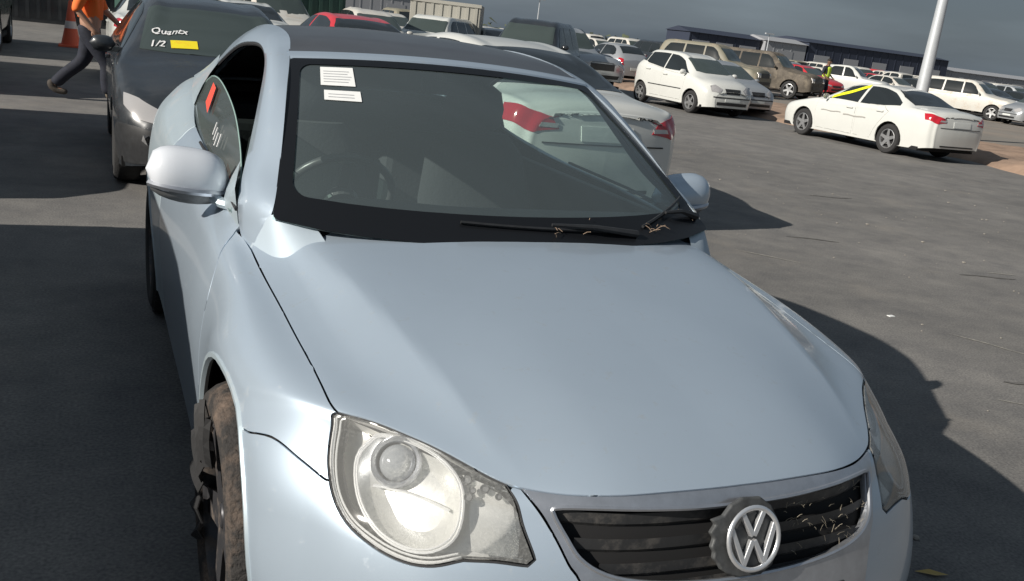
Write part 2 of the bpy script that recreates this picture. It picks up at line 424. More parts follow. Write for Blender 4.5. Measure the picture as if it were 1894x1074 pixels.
NET=np.array([
# r0 bottom of the bumper ... each row: centre -> arch/sill   (X,Y,Z)
[(0,.06,.20),(.25,.07,.20),(.45,.115,.20),(.59,.185,.20),(.69,.275,.20),(.765,.37,.20),(.81,.46,.20),(.835,.555,.20)],
[(0,.005,.40),(.25,.02,.40),(.45,.075,.40),(.60,.155,.40),(.71,.26,.40),(.785,.365,.40),(.835,.46,.40),(.86,.55,.40)],
[(0,.035,.57),(.25,.05,.57),(.43,.105,.575),(.58,.19,.58),(.695,.30,.585),(.775,.415,.575),(.835,.51,.545),(.868,.59,.50)],
[(0,.075,.67),(.25,.092,.67),(.435,.165,.668),(.565,.255,.672),(.67,.365,.675),(.76,.48,.67),(.83,.58,.64),(.87,.675,.595)],
[(0,.115,.738),(.25,.14,.737),(.44,.225,.724),(.55,.315,.730),(.655,.43,.735),(.75,.55,.735),(.825,.67,.70),(.87,.78,.655)],
[(0,.30,.815),(.25,.33,.812),(.475,.42,.788),(.60,.475,.775),(.70,.54,.768),(.78,.64,.755),(.84,.75,.722),(.872,.86,.672)],
[(0,.60,.878),(.26,.62,.872),(.51,.67,.848),(.645,.71,.812),(.72,.76,.80),(.80,.82,.785),(.857,.89,.735),(.875,.96,.665)],
[(0,.88,.925),(.27,.90,.918),(.545,.94,.898),(.665,.98,.852),(.73,1.0,.832),(.812,1.03,.808),(.867,1.07,.715),(.875,1.14,.565)],
[(0,1.13,.955),(.28,1.15,.952),(.585,1.22,.938),(.685,1.27,.895),(.745,1.30,.865),(.825,1.31,.818),(.872,1.30,.60),(.86,1.235,.22)],
[(0,1.42,1.0),(.30,1.43,1.0),(.62,1.47,.985),(.715,1.50,.955),(.768,1.52,.905),(.836,1.55,.833),(.876,1.55,.60),(.855,1.5,.20)],
[(0,1.9,1.0),(.30,1.9,1.0),(.65,1.9,.99),(.75,1.9,.972),(.793,1.9,.925),(.845,1.9,.84),(.88,1.9,.60),(.855,1.9,.20)],
[(0,2.4,1.0),(.30,2.4,1.0),(.66,2.4,1.0),(.755,2.4,.988),(.802,2.4,.94),(.85,2.4,.85),(.885,2.4,.60),(.858,2.4,.20)],
[(0,2.9,1.0),(.30,2.9,1.0),(.65,2.9,1.04),(.745,2.9,1.025),(.805,2.9,.975),(.862,2.9,.88),(.89,2.9,.60),(.86,2.9,.20)],
[(0,3.45,1.13),(.30,3.45,1.135),(.55,3.45,1.13),(.69,3.45,1.105),(.79,3.45,1.03),(.862,3.45,.90),(.893,3.45,.60),(.865,3.45,.20)],
[(0,3.95,1.11),(.30,3.95,1.11),(.5,3.95,1.11),(.64,3.95,1.09),(.74,3.95,1.01),(.82,3.95,.88),(.85,3.95,.60),(.82,3.95,.25)],
[(0,4.35,1.0),(.30,4.35,1.0),(.45,4.33,1.0),(.56,4.31,.98),(.63,4.3,.93),(.69,4.3,.83),(.72,4.3,.60),(.70,4.3,.28)],
],float)

# ------------------------------------------------------------------ ground
def asphalt():
    m = bpy.data.materials.new('worn_asphalt'); m.use_nodes = True; t = m.node_tree; n = t.nodes.new; l = t.links.new; b = t.nodes['Principled BSDF']
    tc = n('ShaderNodeTexCoord')
    big = n('ShaderNodeTexNoise'); big.inputs['Scale'].default_value = .35; big.inputs['Detail'].default_value = 6; big.inputs['Roughness'].default_value = .6
    fine = n('ShaderNodeTexNoise'); fine.inputs['Scale'].default_value = 85; fine.inputs['Detail'].default_value = 3
    mid = n('ShaderNodeTexNoise'); mid.inputs['Scale'].default_value = 2.2; mid.inputs['Detail'].default_value = 9; mid.inputs['Roughness'].default_value = .75
    for q in (big, fine, mid): l(tc.outputs['Object'], q.inputs[0])
    r1 = n('ShaderNodeValToRGB'); r1.color_ramp.elements[0].position = .3; r1.color_ramp.elements[1].position = .72
    r1.color_ramp.elements[0].color = (.150, .147, .141, 1); r1.color_ramp.elements[1].color = (.222, .216, .206, 1)
    l(big.outputs[0], r1.inputs[0])
    r2 = n('ShaderNodeValToRGB'); r2.color_ramp.elements[0].position = .35; r2.color_ramp.elements[1].position = .68
    r2.color_ramp.elements[0].color = (.70, .70, .72, 1); r2.color_ramp.elements[1].color = (1.14, 1.12, 1.09, 1)
    l(mid.outputs[0], r2.inputs[0])
    r3 = n('ShaderNodeValToRGB'); r3.color_ramp.elements[0].position = .32; r3.color_ramp.elements[1].position = .7
    r3.color_ramp.elements[0].color = (.70, .70, .71, 1); r3.color_ramp.elements[1].color = (1.24, 1.23, 1.22, 1)
    l(fine.outputs[0], r3.inputs[0])
    m1 = n('ShaderNodeMix'); m1.data_type = 'RGBA'; m1.blend_type = 'MULTIPLY'; m1.inputs[0].default_value = 1
    m2 = n('ShaderNodeMix'); m2.data_type = 'RGBA'; m2.blend_type = 'MULTIPLY'; m2.inputs[0].default_value = 1
    l(r1.outputs[0], m1.inputs[6]); l(r2.outputs[0], m1.inputs[7]); l(m1.outputs[2], m2.inputs[6]); l(r3.outputs[0], m2.inputs[7])
    # dusty pale patches
    pn = n('ShaderNodeTexNoise'); pn.inputs['Scale'].default_value = .9; pn.inputs['Detail'].default_value = 8; pn.inputs['Roughness'].default_value = .7
    l(tc.outputs['Object'], pn.inputs[0])
    pr = n('ShaderNodeMapRange'); pr.inputs[1].default_value = .56; pr.inputs[2].default_value = .78; pr.inputs[4].default_value = .45; l(pn.outputs[0], pr.inputs[0])
    m3 = n('ShaderNodeMix'); m3.data_type = 'RGBA'; l(pr.outputs[0], m3.inputs[0]); l(m2.outputs[2], m3.inputs[6]); m3.inputs[7].default_value = (.27, .24, .20, 1)
    # dark oil spots
    on = n('ShaderNodeTexNoise'); on.inputs['Scale'].default_value = .75; on.inputs['Detail'].default_value = 4; on.noise_dimensions = '3D'
    mpn = n('ShaderNodeMapping'); mpn.inputs['Location'].default_value = (31, 7, 0); l(tc.outputs['Object'], mpn.inputs[0]); l(mpn.outputs[0], on.inputs[0])
    orr = n('ShaderNodeMapRange'); orr.inputs[1].default_value = .66; orr.inputs[2].default_value = .78; orr.inputs[4].default_value = .6; l(on.outputs[0], orr.inputs[0])
    m4 = n('ShaderNodeMix'); m4.data_type = 'RGBA'; l(orr.outputs[0], m4.inputs[0]); l(m3.outputs[2], m4.inputs[6]); m4.inputs[7].default_value = (.07, .065, .06, 1)
    l(m4.outputs[2], b.inputs['Base Color']); b.inputs['Roughness'].default_value = .9
    bp = n('ShaderNodeBump'); bp.inputs['Strength'].default_value = .5; bp.inputs['Distance'].default_value = .004; l(fine.outputs[0], bp.inputs['Height']); l(bp.outputs[0], b.inputs['Normal'])
    return m
M['asphalt'] = asphalt()
g = MB().grid([[(x, y, 0) for x in (-900, -60, 0, 60, 900)] for y in (-900, -60, 0, 60, 1500)], flip=True)
tag(g.build('ground', M['asphalt']), kind='structure')

# ------------------------------------------------------------------ the silver-blue coupe in front
EO = (0, 2.2, 0)
eos = thing('coupe_car', 'silver blue coupe with charcoal roof filling the foreground, hazy headlights and round chrome badge', 'car', EO)
INV = Inv(NET)
def arch(cy, r, a0, a1, n=14, cz=.32, x=.865):
    return [INV.near((x, cy+r*math.cos(R(a)), cz+r*math.sin(R(a))), (.05, 1, 1)) for a in np.linspace(a0, a1, n)]
def both(pn, name, m): return put(join_panels(pn, mirror_panel(pn)), name, m, eos, EO)
def pair(pn, name, m):
    return put(pn, name, m, eos, EO), put(mirror_panel(pn), name, m, eos, EO)
LOUT = cr_line([(4.6, 4.15), (4.3, 4.42), (3.7, 4.58), (3.03, 4.58), (2.53, 4.46), (2.2, 4.2), (2.02, 3.78), (1.97, 3.38), (2.03, 3.03), (2.2, 2.7)], 4)
LLOW = cr_line([(2.2, 2.7), (2.27, 2.35), (2.28, 2.02)], 3)
LINN = cr_line([(2.4, 1.93), (2.9, 1.97), (3.5, 2.0), (3.93, 2.05)], 4)
LTOP = cr_line([(3.93, 2.05), (4.18, 2.55), (4.42, 3.12), (4.6, 3.6), (4.6, 4.15)], 5)
HFR = cr_line([(3.9, 0), (3.88, .58), (3.84, 1.03), (3.83, 1.48), (3.88, 1.86), (3.93, 2.05)], 4)
SEAM = cr_line([(4.6, 4.15), (5.3, 3.99), (5.95, 3.95), (7.1, 4.0), (7.6, 4.0), (8.1, 3.95)], 5)
HREAR = cr_line([(8.1, 3.95), (8.56, 3.1), (8.70, 2.6), (8.48, 2.25), (8.27, 2.0), (8.15, 1.8), (8.05, 1.45), (8.01, .78), (7.97, .25), (7.97, 0)], 4)
BSEAM = cr_line([(3.40, 6.3), (3.33, 5.68), (3.0, 5.12), (2.77, 4.66), (2.76, 4.54)], 4)
DSEAM = cr_line([(8.7, 4.08), (8.35, 4.68), (8.12, 5.08), (8.0, 5.5), (8.02, 6.1), (8.2, 7)], 4)
hood = make_panel(NET, HFR+LTOP[1:]+SEAM[1:]+HREAR[1:], step=(.1, .1))
both(hood, 'bonnet', M['paint'])
a_f = arch(.89, .39, -19, 122, 18)
fender = make_panel(NET, SEAM+[(8.4, 3.97)]+DSEAM+[(8.12, 7)]+a_f+BSEAM+[q for q in reversed(LOUT) if q[0] > 2.8], step=(.1, .1))
pair(fender, 'front_wing', M['paint'])
a_b = arch(.89, .39, 122, 198, 10)
SURR = cr_line([(3.88, 1.9), (2.95, 1.7), (2.4, 1.6), (2.15, 1.5), (1.6, 1.38), (1.0, 1.22), (.62, 1.05)], 4)
bump = make_panel(NET, [(0, 0), (0, 6.95)]+list(reversed(a_b))+BSEAM+[q for q in LOUT if q[0] < 2.7][0:]+LLOW+LINN[:-1]+[(3.9, 1.99)]+SURR+[(.62, .0)], step=(.1, .1))
both(bump, 'front_bumper', M['paint'])
GR = cr_line([(3.5, 0), (3.5, .38), (3.54, .82), (3.56, 1.28), (3.5, 1.62), (3.3, 1.65), (2.88, 1.58), (2.5, 1.48), (2.27, 1.25), (2.14, .85), (2.07, .4), (2.05, 0)], 4)
surr = make_panel(NET, [(.62, 0), (.62, 1.02)]+list(reversed(SURR))+list(reversed([q for q in HFR if q[1] < 1.88]))+GR+[(1.72, 0), (1.7, .95), (.95, .95), (.95, 0)], step=(.1, .1), offset=.004, skirt=.02)
both(surr, 'grille_surround', M['satin'])
# chrome lip of the opening
def on(s_, t_, off=0., sx=1):
    P, n_, _, _ = surf(NET, s_, t_); p = P[0]+n_[0]*off; return (p[0]*sx-EO[0], p[1]-EO[1], p[2]-EO[2])
lip = [on(s_, t_, .004) for s_, t_ in GR]; lip = lip+[(-x, y, z) for x, y, z in reversed(lip[1:-1])]
MB().tube(lip, .0045, 6, closed=True).build('grille_lip', M['satin'], eos, smooth=True)
# door, quarter panel
door = make_panel(NET, DSEAM+[(11.55, 7)]+cr_line([(11.6, 5.5), (11.62, 4.2), (11.6, 3.02)], 4)+[(9.1, 3.02), (8.85, 3.5)], step=(.12, .12))
pair(door, 'door', M['paint'])
a_r = arch(3.468, .372, -19, 199, 22, x=.88)
quart = make_panel(NET, [(11.62, 3.02), (12.9, 2.8), (13.25, 2), (13.3, 0), (15, 0), (15, 7), (13.9, 7)]+a_r+[(12.2, 7), (11.57, 7), (11.62, 5.5), (11.64, 4.2)], step=(.12, .12))
pair(quart, 'rear_wing', M['paint_dusty'])
tail = [on(15, t, 0) for t in np.linspace(0, 7, 15)]; tl = tail+[(-x, y, z) for x, y, z in reversed(tail[1:])]
link_mesh('rear_bumper', tl+[(0, 2.2, .6)], [(i, (i+1) % len(tl), len(tl)) for i in range(len(tl))], M['paint'], eos)
# dark structure under the skin
inn = make_panel(NET, [(0, 0), (0, 6.95)]+list(reversed(a_b))+list(reversed(a_f))+[(8.3, 7), (12.3, 7)]+list(reversed(a_r))+[(14.9, 7), (14.9, 0), (13.2, 0), (13.1, 1.5), (12.8, 2.95), (9.0, 2.95), (8.3, 2.6), (8.0, 1.5), (7.9, 0)],
                 holes=[cr_line([(4.5, 4.1), (3.7, 4.4), (3.03, 4.4), (2.3, 4.1), (2.12, 3.4), (2.4, 2.1), (3.8, 2.15), (4.3, 3.3)], 2, True)], step=(.25, .25), gap=0, offset=-.022, skirt=0)
both(inn, 'inner_body', M['void'])
f_ = MB().box((-.80, -1.85, .14), (.80, 1.95, .24)).box((-.52, -2.0, .24), (.52, -.9, .55)).box((-.84, -.78, .16), (-.76, .85, .30)).box((.76, -.78, .16), (.84, .85, .30))
f_.build('floor_pan', M['void'], eos)
for sx in (-1, 1):   # wheel housings
    MB().lathe([(.40, .0), (.40, .28)], frame((sx*.85, .89-2.2, .32), (-sx, 0, 0)), 28).lathe([(0, .28), (.40, .28)], frame((sx*.85, .89-2.2, .32), (-sx, 0, 0)), 28).build('wheel_housing', M['void'], eos)
    MB().lathe([(.38, .0), (.38, .28)], frame((sx*.87, 3.468-2.2, .32), (-sx, 0, 0)), 28).lathe([(0, .28), (.38, .28)], frame((sx*.87, 3.468-2.2, .32), (-sx, 0, 0)), 28).build('wheel_housing', M['void'], eos)
# arch lips
for sx in (-1, 1):
    for A in (a_f+a_b, a_r):
        MB().tube([on(s_, t_, -.006, sx) for s_, t_ in A], .011, 6).build('arch_lip', M['paint_dusty'], eos, smooth=True)

# grille: slats, backing, badge
Inet = INV
def zrow(z, x, off):
    s_, t_ = INV.near((x, .09, z), (1, .05, 1)); P, n_, _, _ = surf(NET, s_, t_); return P[0]+n_[0]*off
for z, xa in ((.690, .375), (.650, .350), (.610, .31), (.575, .20)):
    G = []
    for x in np.linspace(-xa, xa, 25):
        a = zrow(z, abs(x), -.010); b = zrow(z-.012, abs(x), -.038); q = []
        for p, dz in ((a, .011), (a, -.011), (b, -.020), (b, .004)): q.append((math.copysign(p[0], x)-EO[0], p[1]-EO[1], p[2]+dz))
        q.append(q[0]); G.append(q)
    MB().grid(G).build('slat', M['slat'], eos)
G = [[(x, zrow(z, abs(x), -.055)[1]-2.2, z) for x in np.linspace(-.42, .42, 17)] for z in np.linspace(.30, .725, 6)]
MB().grid(G).build('grille_backing', M['void'], eos)
for z in (.52, .47, .42):
    MB().box((-.25, zrow(z, 0, -.03)[1]-2.2, z-.008), (.25, zrow(z, 0, -.01)[1]-2.2, z+.008)).build('lower_slat', M['slat'], eos)
M['plate_grey'] = mat('plate_grey', (.075, .078, .08), .6, .2, noise=.4, nscale=40)
BP = Vector((-.010, .034-2.2, .659)); BT = frame(BP, (0, -1, .30), (1, 0, 0)) @ Matrix.Scale(.84, 4)
jag = [(-.072, .056), (-.104, .050), (-.094, .038), (-.108, .022), (-.098, .008), (-.106, -.010), (-.098, -.022), (-.100, -.036), (-.088, -.048), (-.080, -.062), (-.062, -.074), (-.03, -.086), (.03, -.088), (.062, -.070), (.082, -.03), (.081, .03), (.06, .066), (.03, .088), (-.02, .090), (-.05, .078)]
MB().prism(jag, -.024, -.010, BT).build('badge_plate', M['plate_grey'], eos, bevel=.003)
MB().lathe([(0, -.011), (.078, -.011), (.084, -.02)], BT, 32).build('badge_dish', M['frit'], eos, smooth=True)
M['badge_chrome'] = mat('polished_badge', (.80, .81, .83), .28, .75)
badge = MB().lathe([(.0745+.0065*math.cos(a)*.9-.005, .0045*math.sin(a)+.002) for a in np.linspace(0, 2*math.pi, 11)[:-1]], BT, 40, close=True).build('badge_ring', M['badge_chrome'], eos, smooth=True)
def strokes(pts, w, T, z0, z1):
    mb = MB()
    for a, b in zip(pts, pts[1:]):
        a, b = Vector((*a, 0)), Vector((*b, 0)); d = (b-a).normalized(); p = Vector((-d.y, d.x, 0))*w/2; a2, b2 = a-d*w*.15, b+d*w*.15
        mb.add([tuple(T @ (v+Vector((0, 0, z)))) for z in (z0, z1) for v in (a2-p, b2-p, b2+p, a2+p)], [(0, 3, 2, 1), (4, 5, 6, 7), (0, 1, 5, 4), (1, 2, 6, 5), (2, 3, 7, 6), (3, 0, 4, 7)])
    return mb
strokes([(-.030, .060), (-.002, .008)], .0125, BT, -.009, .003).build('badge_letter', M['badge_chrome'], eos, bevel=.0015)
strokes([(.030, .060), (.002, .008)], .0125, BT, -.009, .0032).build('badge_letter', M['badge_chrome'], eos, bevel=.0015)
strokes([(-.060, .028), (-.0275, -.055)], .0125, BT, -.009, .003).build('badge_letter', M['badge_chrome'], eos, bevel=.0015)
strokes([(-.0275, -.055), (-.003, -.006)], .0125, BT, -.009, .0033).build('badge_letter', M['badge_chrome'], eos, bevel=.0015)
strokes([(.0275, -.055), (.003, -.006)], .0125, BT, -.009, .0030).build('badge_letter', M['badge_chrome'], eos, bevel=.0015)
strokes([(.060, .028), (.0275, -.055)], .0125, BT, -.009, .0034).build('badge_letter', M['badge_chrome'], eos, bevel=.0015)
# dry grass caught in the grille on the far side
random.seed(3); mb = MB()
for i in range(60):
    x = random.uniform(.10, .35); z = random.uniform(.60, .70); p = zrow(z, x, -.004); q = Vector((p[0], p[1]-2.2, p[2]))
    d = Vector((random.uniform(-1, 1), random.uniform(-.3, .1), random.uniform(-1, 1)))*.009
    mb.tube([q-d, q+d*.3+Vector((0, 0, .002)), q+d], .0005, 3, cap=False)
tag(mb.build('dry_grass_bits', mat('straw', (.26, .23, .18), .9), eos), kind='stuff')

# ---- headlights
BOWL = cr_line([(2.27, 2.98), (2.13, 3.25), (2.13, 3.56), (2.26, 3.84), (2.58, 4.08), (3.05, 4.2), (3.62, 4.16), (4.2, 3.8), (4.42, 3.35), (4.34, 3.02), (4.12, 2.82), (3.68, 2.72), (3.08, 2.67), (2.58, 2.77)], 3, True)
for sx in (-1, 1):
    hl = bpy.data.objects.new('headlight', None)
    cov = make_panel(NET, [q for q in LOUT]+LLOW[1:]+LINN+LTOP[1:], step=(.12, .12), gap=.0045, offset=.001, skirt=.006)
    if sx < 0: cov = mirror_panel(cov)
    hull_poly = LOUT+LLOW[1:]+LINN+LTOP[1:]
    back = make_panel(NET, hull_poly, step=(.2, .2), gap=.004, offset=-.055, skirt=0)
    if sx < 0: back = mirror_panel(back)
    cv = put(cov, 'headlight', M['lamp_cover'], eos, EO)
    put(back, 'lamp_back', M['lamp_cream'], cv, EO)
    # side walls of the housing and black seal round it
    ring = densify(dedupe(hull_poly), .15); G = [[on(s_, t_, o_, sx) for o_ in (-.003, -.03, -.056)] for s_, t_ in ring]; G.append(G[0])
    MB().grid(G).build('lamp_housing', M['reflector'], cv, smooth=True)
    MB().tube([on(s_, t_, -.005, sx) for s_, t_ in ring], .0024, 5, closed=True).build('lamp_seal', M['seal'], cv, smooth=True)
    cs, ct = 3.2, 3.45
    cP = Vector(on(cs, ct, 0, sx)); _, nn, _, _ = surf(NET, cs, ct); nn = Vector((nn[0][0]*sx, nn[0][1], nn[0][2]))
    rim = [Vector(on(s_, t_, -.014, sx)) for s_, t_ in BOWL]
    G = []
    for k, dep in ((1.0, 0), (.97, .004), (.90, .012), (.80, .024), (.62, .038), (.40, .046), (.18, .05), (.02, .051)):
        row = [tuple(cP+(p-cP)*k-nn*(dep+.014*(1-k))) for p in rim]; row.append(row[0]); G.append(row)
    MB().grid(G).build('lamp_bowl', M['lamp_cream'], cv, smooth=True)
    for k, rr in ((1.0, .0032), (.955, .0020)):
        MB().tube([tuple(cP+(p-cP)*k+nn*.0) for p in rim], rr, 6, closed=True).build('bowl_ring', M['lamp_ring'], cv, smooth=True)
    # outer bands that follow the lamp edge
    for off, fr, rr in ((-.008, .035, .0030), (-.010, .08, .0022)):
        pts = []
        for s_, t_ in LOUT[1:]:
            pts.append(on(s_+(cs-s_)*fr, t_+(ct-t_)*fr, off, sx))
        MB().tube(pts, rr, 6).build('lamp_band', M['lamp_ring'], cv, smooth=True)
    # projector
    pP = Vector(on(3.72, 3.66, -.030, sx)); ax = (nn+Vector((0, -.45, .1))).normalized()
    T = frame(pP, ax)
    MB().lathe([(.048, -.02), (.050, .004), (.046, .010), (.040, .006), (.036, -.012)], T, 32).build('projector_ring', M['satin'], cv, smooth=True)
    MB().lathe([(.0365*math.cos(a), -.012+.026*math.sin(a)) for a in np.linspace(0, math.pi/2, 9)], T, 32).build('projector_lens', M['lens'], cv, smooth=True)
    # shelf under the projector
    pth = [on(3.0+.12*math.sin(u*3.14), 3.98-1.1*u, -.035-.01*math.sin(u*3.14), sx) for u in np.linspace(0, 1, 9)]
    MB().tube(pth, .005, 6, squash=.5).build('lamp_shelf', M['lamp_ring'], cv, smooth=True)
    for s_, t_, rr in ((3.86, 2.60, .0085), (3.62, 2.56, .0065), (3.38, 2.62, .0075), (3.78, 2.36, .008), (3.9, 2.15, .0065), (3.65, 2.2, .006)):
        P0 = Vector(on(s_, t_, -.012, sx)); MB().lathe([(0, -.004), (rr*.55, -.004), (rr, .001), (rr*1.15, -.003)], frame(P0, nn+Vector((0, -.3, .3))), 14).build('lamp_stud', M['badge_plate'], cv, smooth=True)
    G = [[on(s_, t_, o_, sx) for s_, t_, o_ in ((4.1, 2.55+.0*u, -.012), (3.6, 2.6, -.022), (3.0, 2.62, -.034), (2.5, 2.62, -.036), (2.28, 2.6, -.02))] for u in (0, 1)]
    G = [[on(a+(b-a)*v, 2.62+(2.05-2.62)*w, -.020-.022*math.sin(v*3.1), sx) for v in np.linspace(0, 1, 8)] for w in np.linspace(0, 1, 5) for a, b in ((4.0-.1*w, 2.36),)]
    MB().grid(G).build('indicator_reflector', M['lamp_cream'], cv, smooth=True)
    hl2 = hl; bpy.data.objects.remove(hl2)

# ---- windscreen
def wsp(v, w, off=0):
    b = Vector((.692*v, 1.13+.12*v*v+.05*abs(v)**6, .958+.020*v*v+.006*abs(v)**6)); t = Vector((.545*v, 1.868+.072*v*v, 1.373-.028*v*v))
    p = b.lerp(t, w); k = math.sin(math.pi*min(max(w, 0), 1))*.022*(1-.3*v*v)+off
    return (p.x, p.y-k*.75-EO[1], p.z+k*.75)
vv = np.linspace(-1, 1, 91)
G = [[wsp(v, w) for v in vv] for w in np.linspace(-.05, 1, 17)]
ws = MB().grid(G).build('windscreen', M['wind'], eos, smooth=True)
# black border of the glass: outer edge to an inner line with rounded corners
ol = []; il = []
def rrect(v0, v1, w0, w1, rv, rw, k=6):
    o = []
    for cx, cy, a in ((v1-rv, w1-rw, 0), (v0+rv, w1-rw, 90), (v0+rv, w0+rw, 180), (v1-rv, w0+rw, 270)):
        for q in range(k+1): o.append((cx+rv*math.cos(R(a+90*q/k)), cy+rw*math.sin(R(a+90*q/k))))
    return o
oi = rrect(-.944, .944, .098, .948, .06, .07); oo = rrect(-.999, .999, -.05, .998, .02, .02)
def dens2(a, n=12):
    o = []
    for i in range(len(a)):
        p, q = a[i], a[(i+1) % len(a)]; d = math.hypot(p[0]-q[0], p[1]-q[1]); k = max(1, int(d/.06)) if d > .1 else 1
        o += [(p[0]+(q[0]-p[0])*t/n, p[1]+(q[1]-p[1])*t/n) for t in range(n)] if d > .2 else [p]
    return o
oi2, oo2 = dens2(oi), dens2(oo)
G = [[wsp(p[0]+(q[0]-p[0])*f, p[1]+(q[1]-p[1])*f, .0035) for f in np.linspace(0, 1, 9)] for p, q in zip(oi2, oo2)]; G.append(G[0])
MB().grid(G).build('windscreen_border', M['frit'], ws, smooth=True)
def sticker(v0, v1, w0, w1, name, m, off, par=None):
    G = [[wsp(v0+(v1-v0)*a, w0+(w1-w0)*b, off) for a in (0, .5, 1)] for b in (0, .5, 1)]; return MB().grid(G).build(name, m, par)
s1 = sticker(-.835, -.655, .79, .93, 'windscreen_sticker', M['paper'], .003, ws)
s2 = sticker(-.820, -.635, .685, .755, 'windscreen_sticker', M['paper'], .003, ws)
for k in range(5): sticker(-.82, -.69+.01*(k % 3), .815+.02*k, .819+.02*k, 'printed_line', M['ink'], .0036, s1)
for k in range(2): sticker(-.80, -.67, .705+.02*k, .709+.02*k, 'printed_line', M['ink'], .0036, s2)
# cowl and wipers
G = [[(x, 1.115+.115*(x/.69)**2+.05*abs(x/.69)**6-EO[1]+dy, .932+.012*(x/.69)**2+dz) for x in np.linspace(-.62, .62, 33)] for dy, dz in ((-.035, -.028), (-.01, -.004), (.02, .004), (.06, .0))]
MB().grid(G).build('cowl_panel', M['black_trim'], eos, smooth=True)
def wiper(pv, tip, elbow):
    w = MB().tube([wsp(*pv, .012), wsp(*elbow, .024), wsp(*tip, .02)], [.010, .008, .005], 6).build('wiper_arm', M['black_trim'], eos, smooth=True)
    d = Vector(wsp(*tip, .008)); a = Vector(wsp(*elbow, .008))
    return w
for (a, b, c, e) in (((.02, .0), (.30, .035), (-.32, .06), (.55, .03)), ((.93, .01), (.74, .06), (.46, .05), (.95, .15))):
    pass
MB().tube([wsp(-.30+.09*i, .055-.004*i, .010) for i in range(10)], .005, 5).build('wiper_blade', M['black_trim'], eos, smooth=True)
MB().tube([wsp(.52, .0, .012), wsp(.30, .03, .025), wsp(.10, .05, .018)], [.012, .008, .005], 6).build('wiper_arm', M['black_trim'], eos, smooth=True)
MB().tube([wsp(.58+.042*i, .035+.013*i, .010) for i in range(10)], .005, 5).build('wiper_blade', M['black_trim'], eos, smooth=True)
MB().tube([wsp(.97, .03, .012), wsp(.86, .07, .026), wsp(.76, .085, .018)], [.013, .008, .005], 6).build('wiper_arm', M['black_trim'], eos, smooth=True)
mb = MB(); random.seed(5)
for i in range(16):
    v = random.choice([random.uniform(.55, .98), random.uniform(.1, .98)]); q = Vector(wsp(v, random.uniform(.0, .10), .012)); d = Vector((random.uniform(-1, 1), random.uniform(-.4, .4), random.uniform(-.2, .6)))*.016
    mb.tube([q-d, q+Vector((0, 0, .003)), q+d], .0010, 4)
tag(mb.build('dry_twigs', mat('twig', (.30, .22, .16), .9), eos), kind='stuff')

# ---- pillars, rails, header, roof
IN = [(.742, 1.345, .858), (.722, 1.31, .905), (.694, 1.30, .984), (.660, 1.42, 1.065), (.625, 1.57, 1.165), (.585, 1.76, 1.27), (.546, 1.945, 1.347), (.505, 2.2, 1.410), (.495, 2.6, 1.428), (.505, 3.0, 1.392), (.54, 3.4, 1.27), (.60, 3.75, 1.15)]
OUT = [(.752, 1.385, .862), (.762, 1.42, .915), (.757, 1.475, .985), (.705, 1.67, 1.085), (.660, 1.82, 1.195), (.615, 1.99, 1.312), (.592, 2.2, 1.360), (.588, 2.45, 1.362), (.602, 2.75, 1.330), (.635, 3.06, 1.235), (.68, 3.22, 1.13), (.71, 3.32, 1.075)]
INc, OUTc = cr_line(IN, 5), cr_line(OUT, 5)
for sx in (-1, 1):
    G = []
    for kk, (a, b) in enumerate(zip(INc, OUTc)):
        a, b = Vector(a), Vector(b); mid = (a+b)/2; d = (b-a); n_ = Vector((.55, -.25, .8)).normalized(); h = (.055*d.length+.003)*min(1, kk/12)
        row = [a-Vector((0, 0, .02)), a, a.lerp(b, .25)+n_*h*.8, mid+n_*h*1.15, a.lerp(b, .75)+n_*h*.9, b+n_*h*.15, b, b+Vector((-.03, .0, -.008))]
        G.append([(p.x*sx, p.y-2.2, p.z) for p in row])
    MB().grid(G, flip=sx < 0).build('roof_rail', M['paint'], eos, smooth=True, angle=60)
    MB().tube([(b[0]*sx-.006*sx, b[1]-2.2+.004, b[2]-.006) for b in OUTc[8:]], .007, 6).build('window_seal', M['seal'], eos, smooth=True)
    # c-pillar skin between rail and rear wing
    G = []
    for k, (y, a, b) in enumerate([(3.06, (.635, 1.235), (.745, 1.035)), (3.25, (.60, 1.26), (.73, 1.07)), (3.45, (.575, 1.235), (.695, 1.105)), (3.65, (.59, 1.17), (.665, 1.115)), (3.8, (.61, 1.125), (.65, 1.105))]):
        pass
cen = [(1.868, 1.373), (1.915, 1.386)]
G = [[(x*.546/.546, 1.868+.072*(x/.546)**2-2.2+dy, 1.373-.028*(x/.546)**2+dz) for x in np.linspace(-.546, .546, 25)] for dy, dz in ((-.004, .000), (.0, .008), (.025, .016), (.052, .020), (.056, .012))]
MB().grid(G).build('windscreen_header', M['paint'], eos, smooth=True)
RC = cr_line([(0, 1.925, 1.392), (0, 2.2, 1.432), (0, 2.6, 1.450), (0, 3.0, 1.425), (0, 3.4, 1.31), (0, 3.78, 1.145)], 6)
RE = cr_line([(.54, 1.995, 1.364), (.505, 2.2, 1.408), (.495, 2.6, 1.424), (.505, 3.0, 1.388), (.54, 3.4, 1.265), (.60, 3.75, 1.145)], 6)
G = []
for c, e in zip(RC, RE):
    row = []
    for u in np.linspace(-1, 1, 21):
        a = abs(u); row.append((e[0]*u, c[1]+(e[1]-c[1])*a*a-2.2, c[2]+(e[2]-c[2])*a**2.2))
    G.append(row)
MB().grid(G[:20]).build('roof_panel', M['roof'], eos, smooth=True)
MB().grid(G[19:]).build('rear_window', M['glass_dark'], eos, smooth=True)
G2 = [[(p[0]*.97, p[1], p[2]-.03) for p in r] for r in G]
MB().grid(G2, flip=True).build('headlining', M['headliner'], eos, smooth=True)
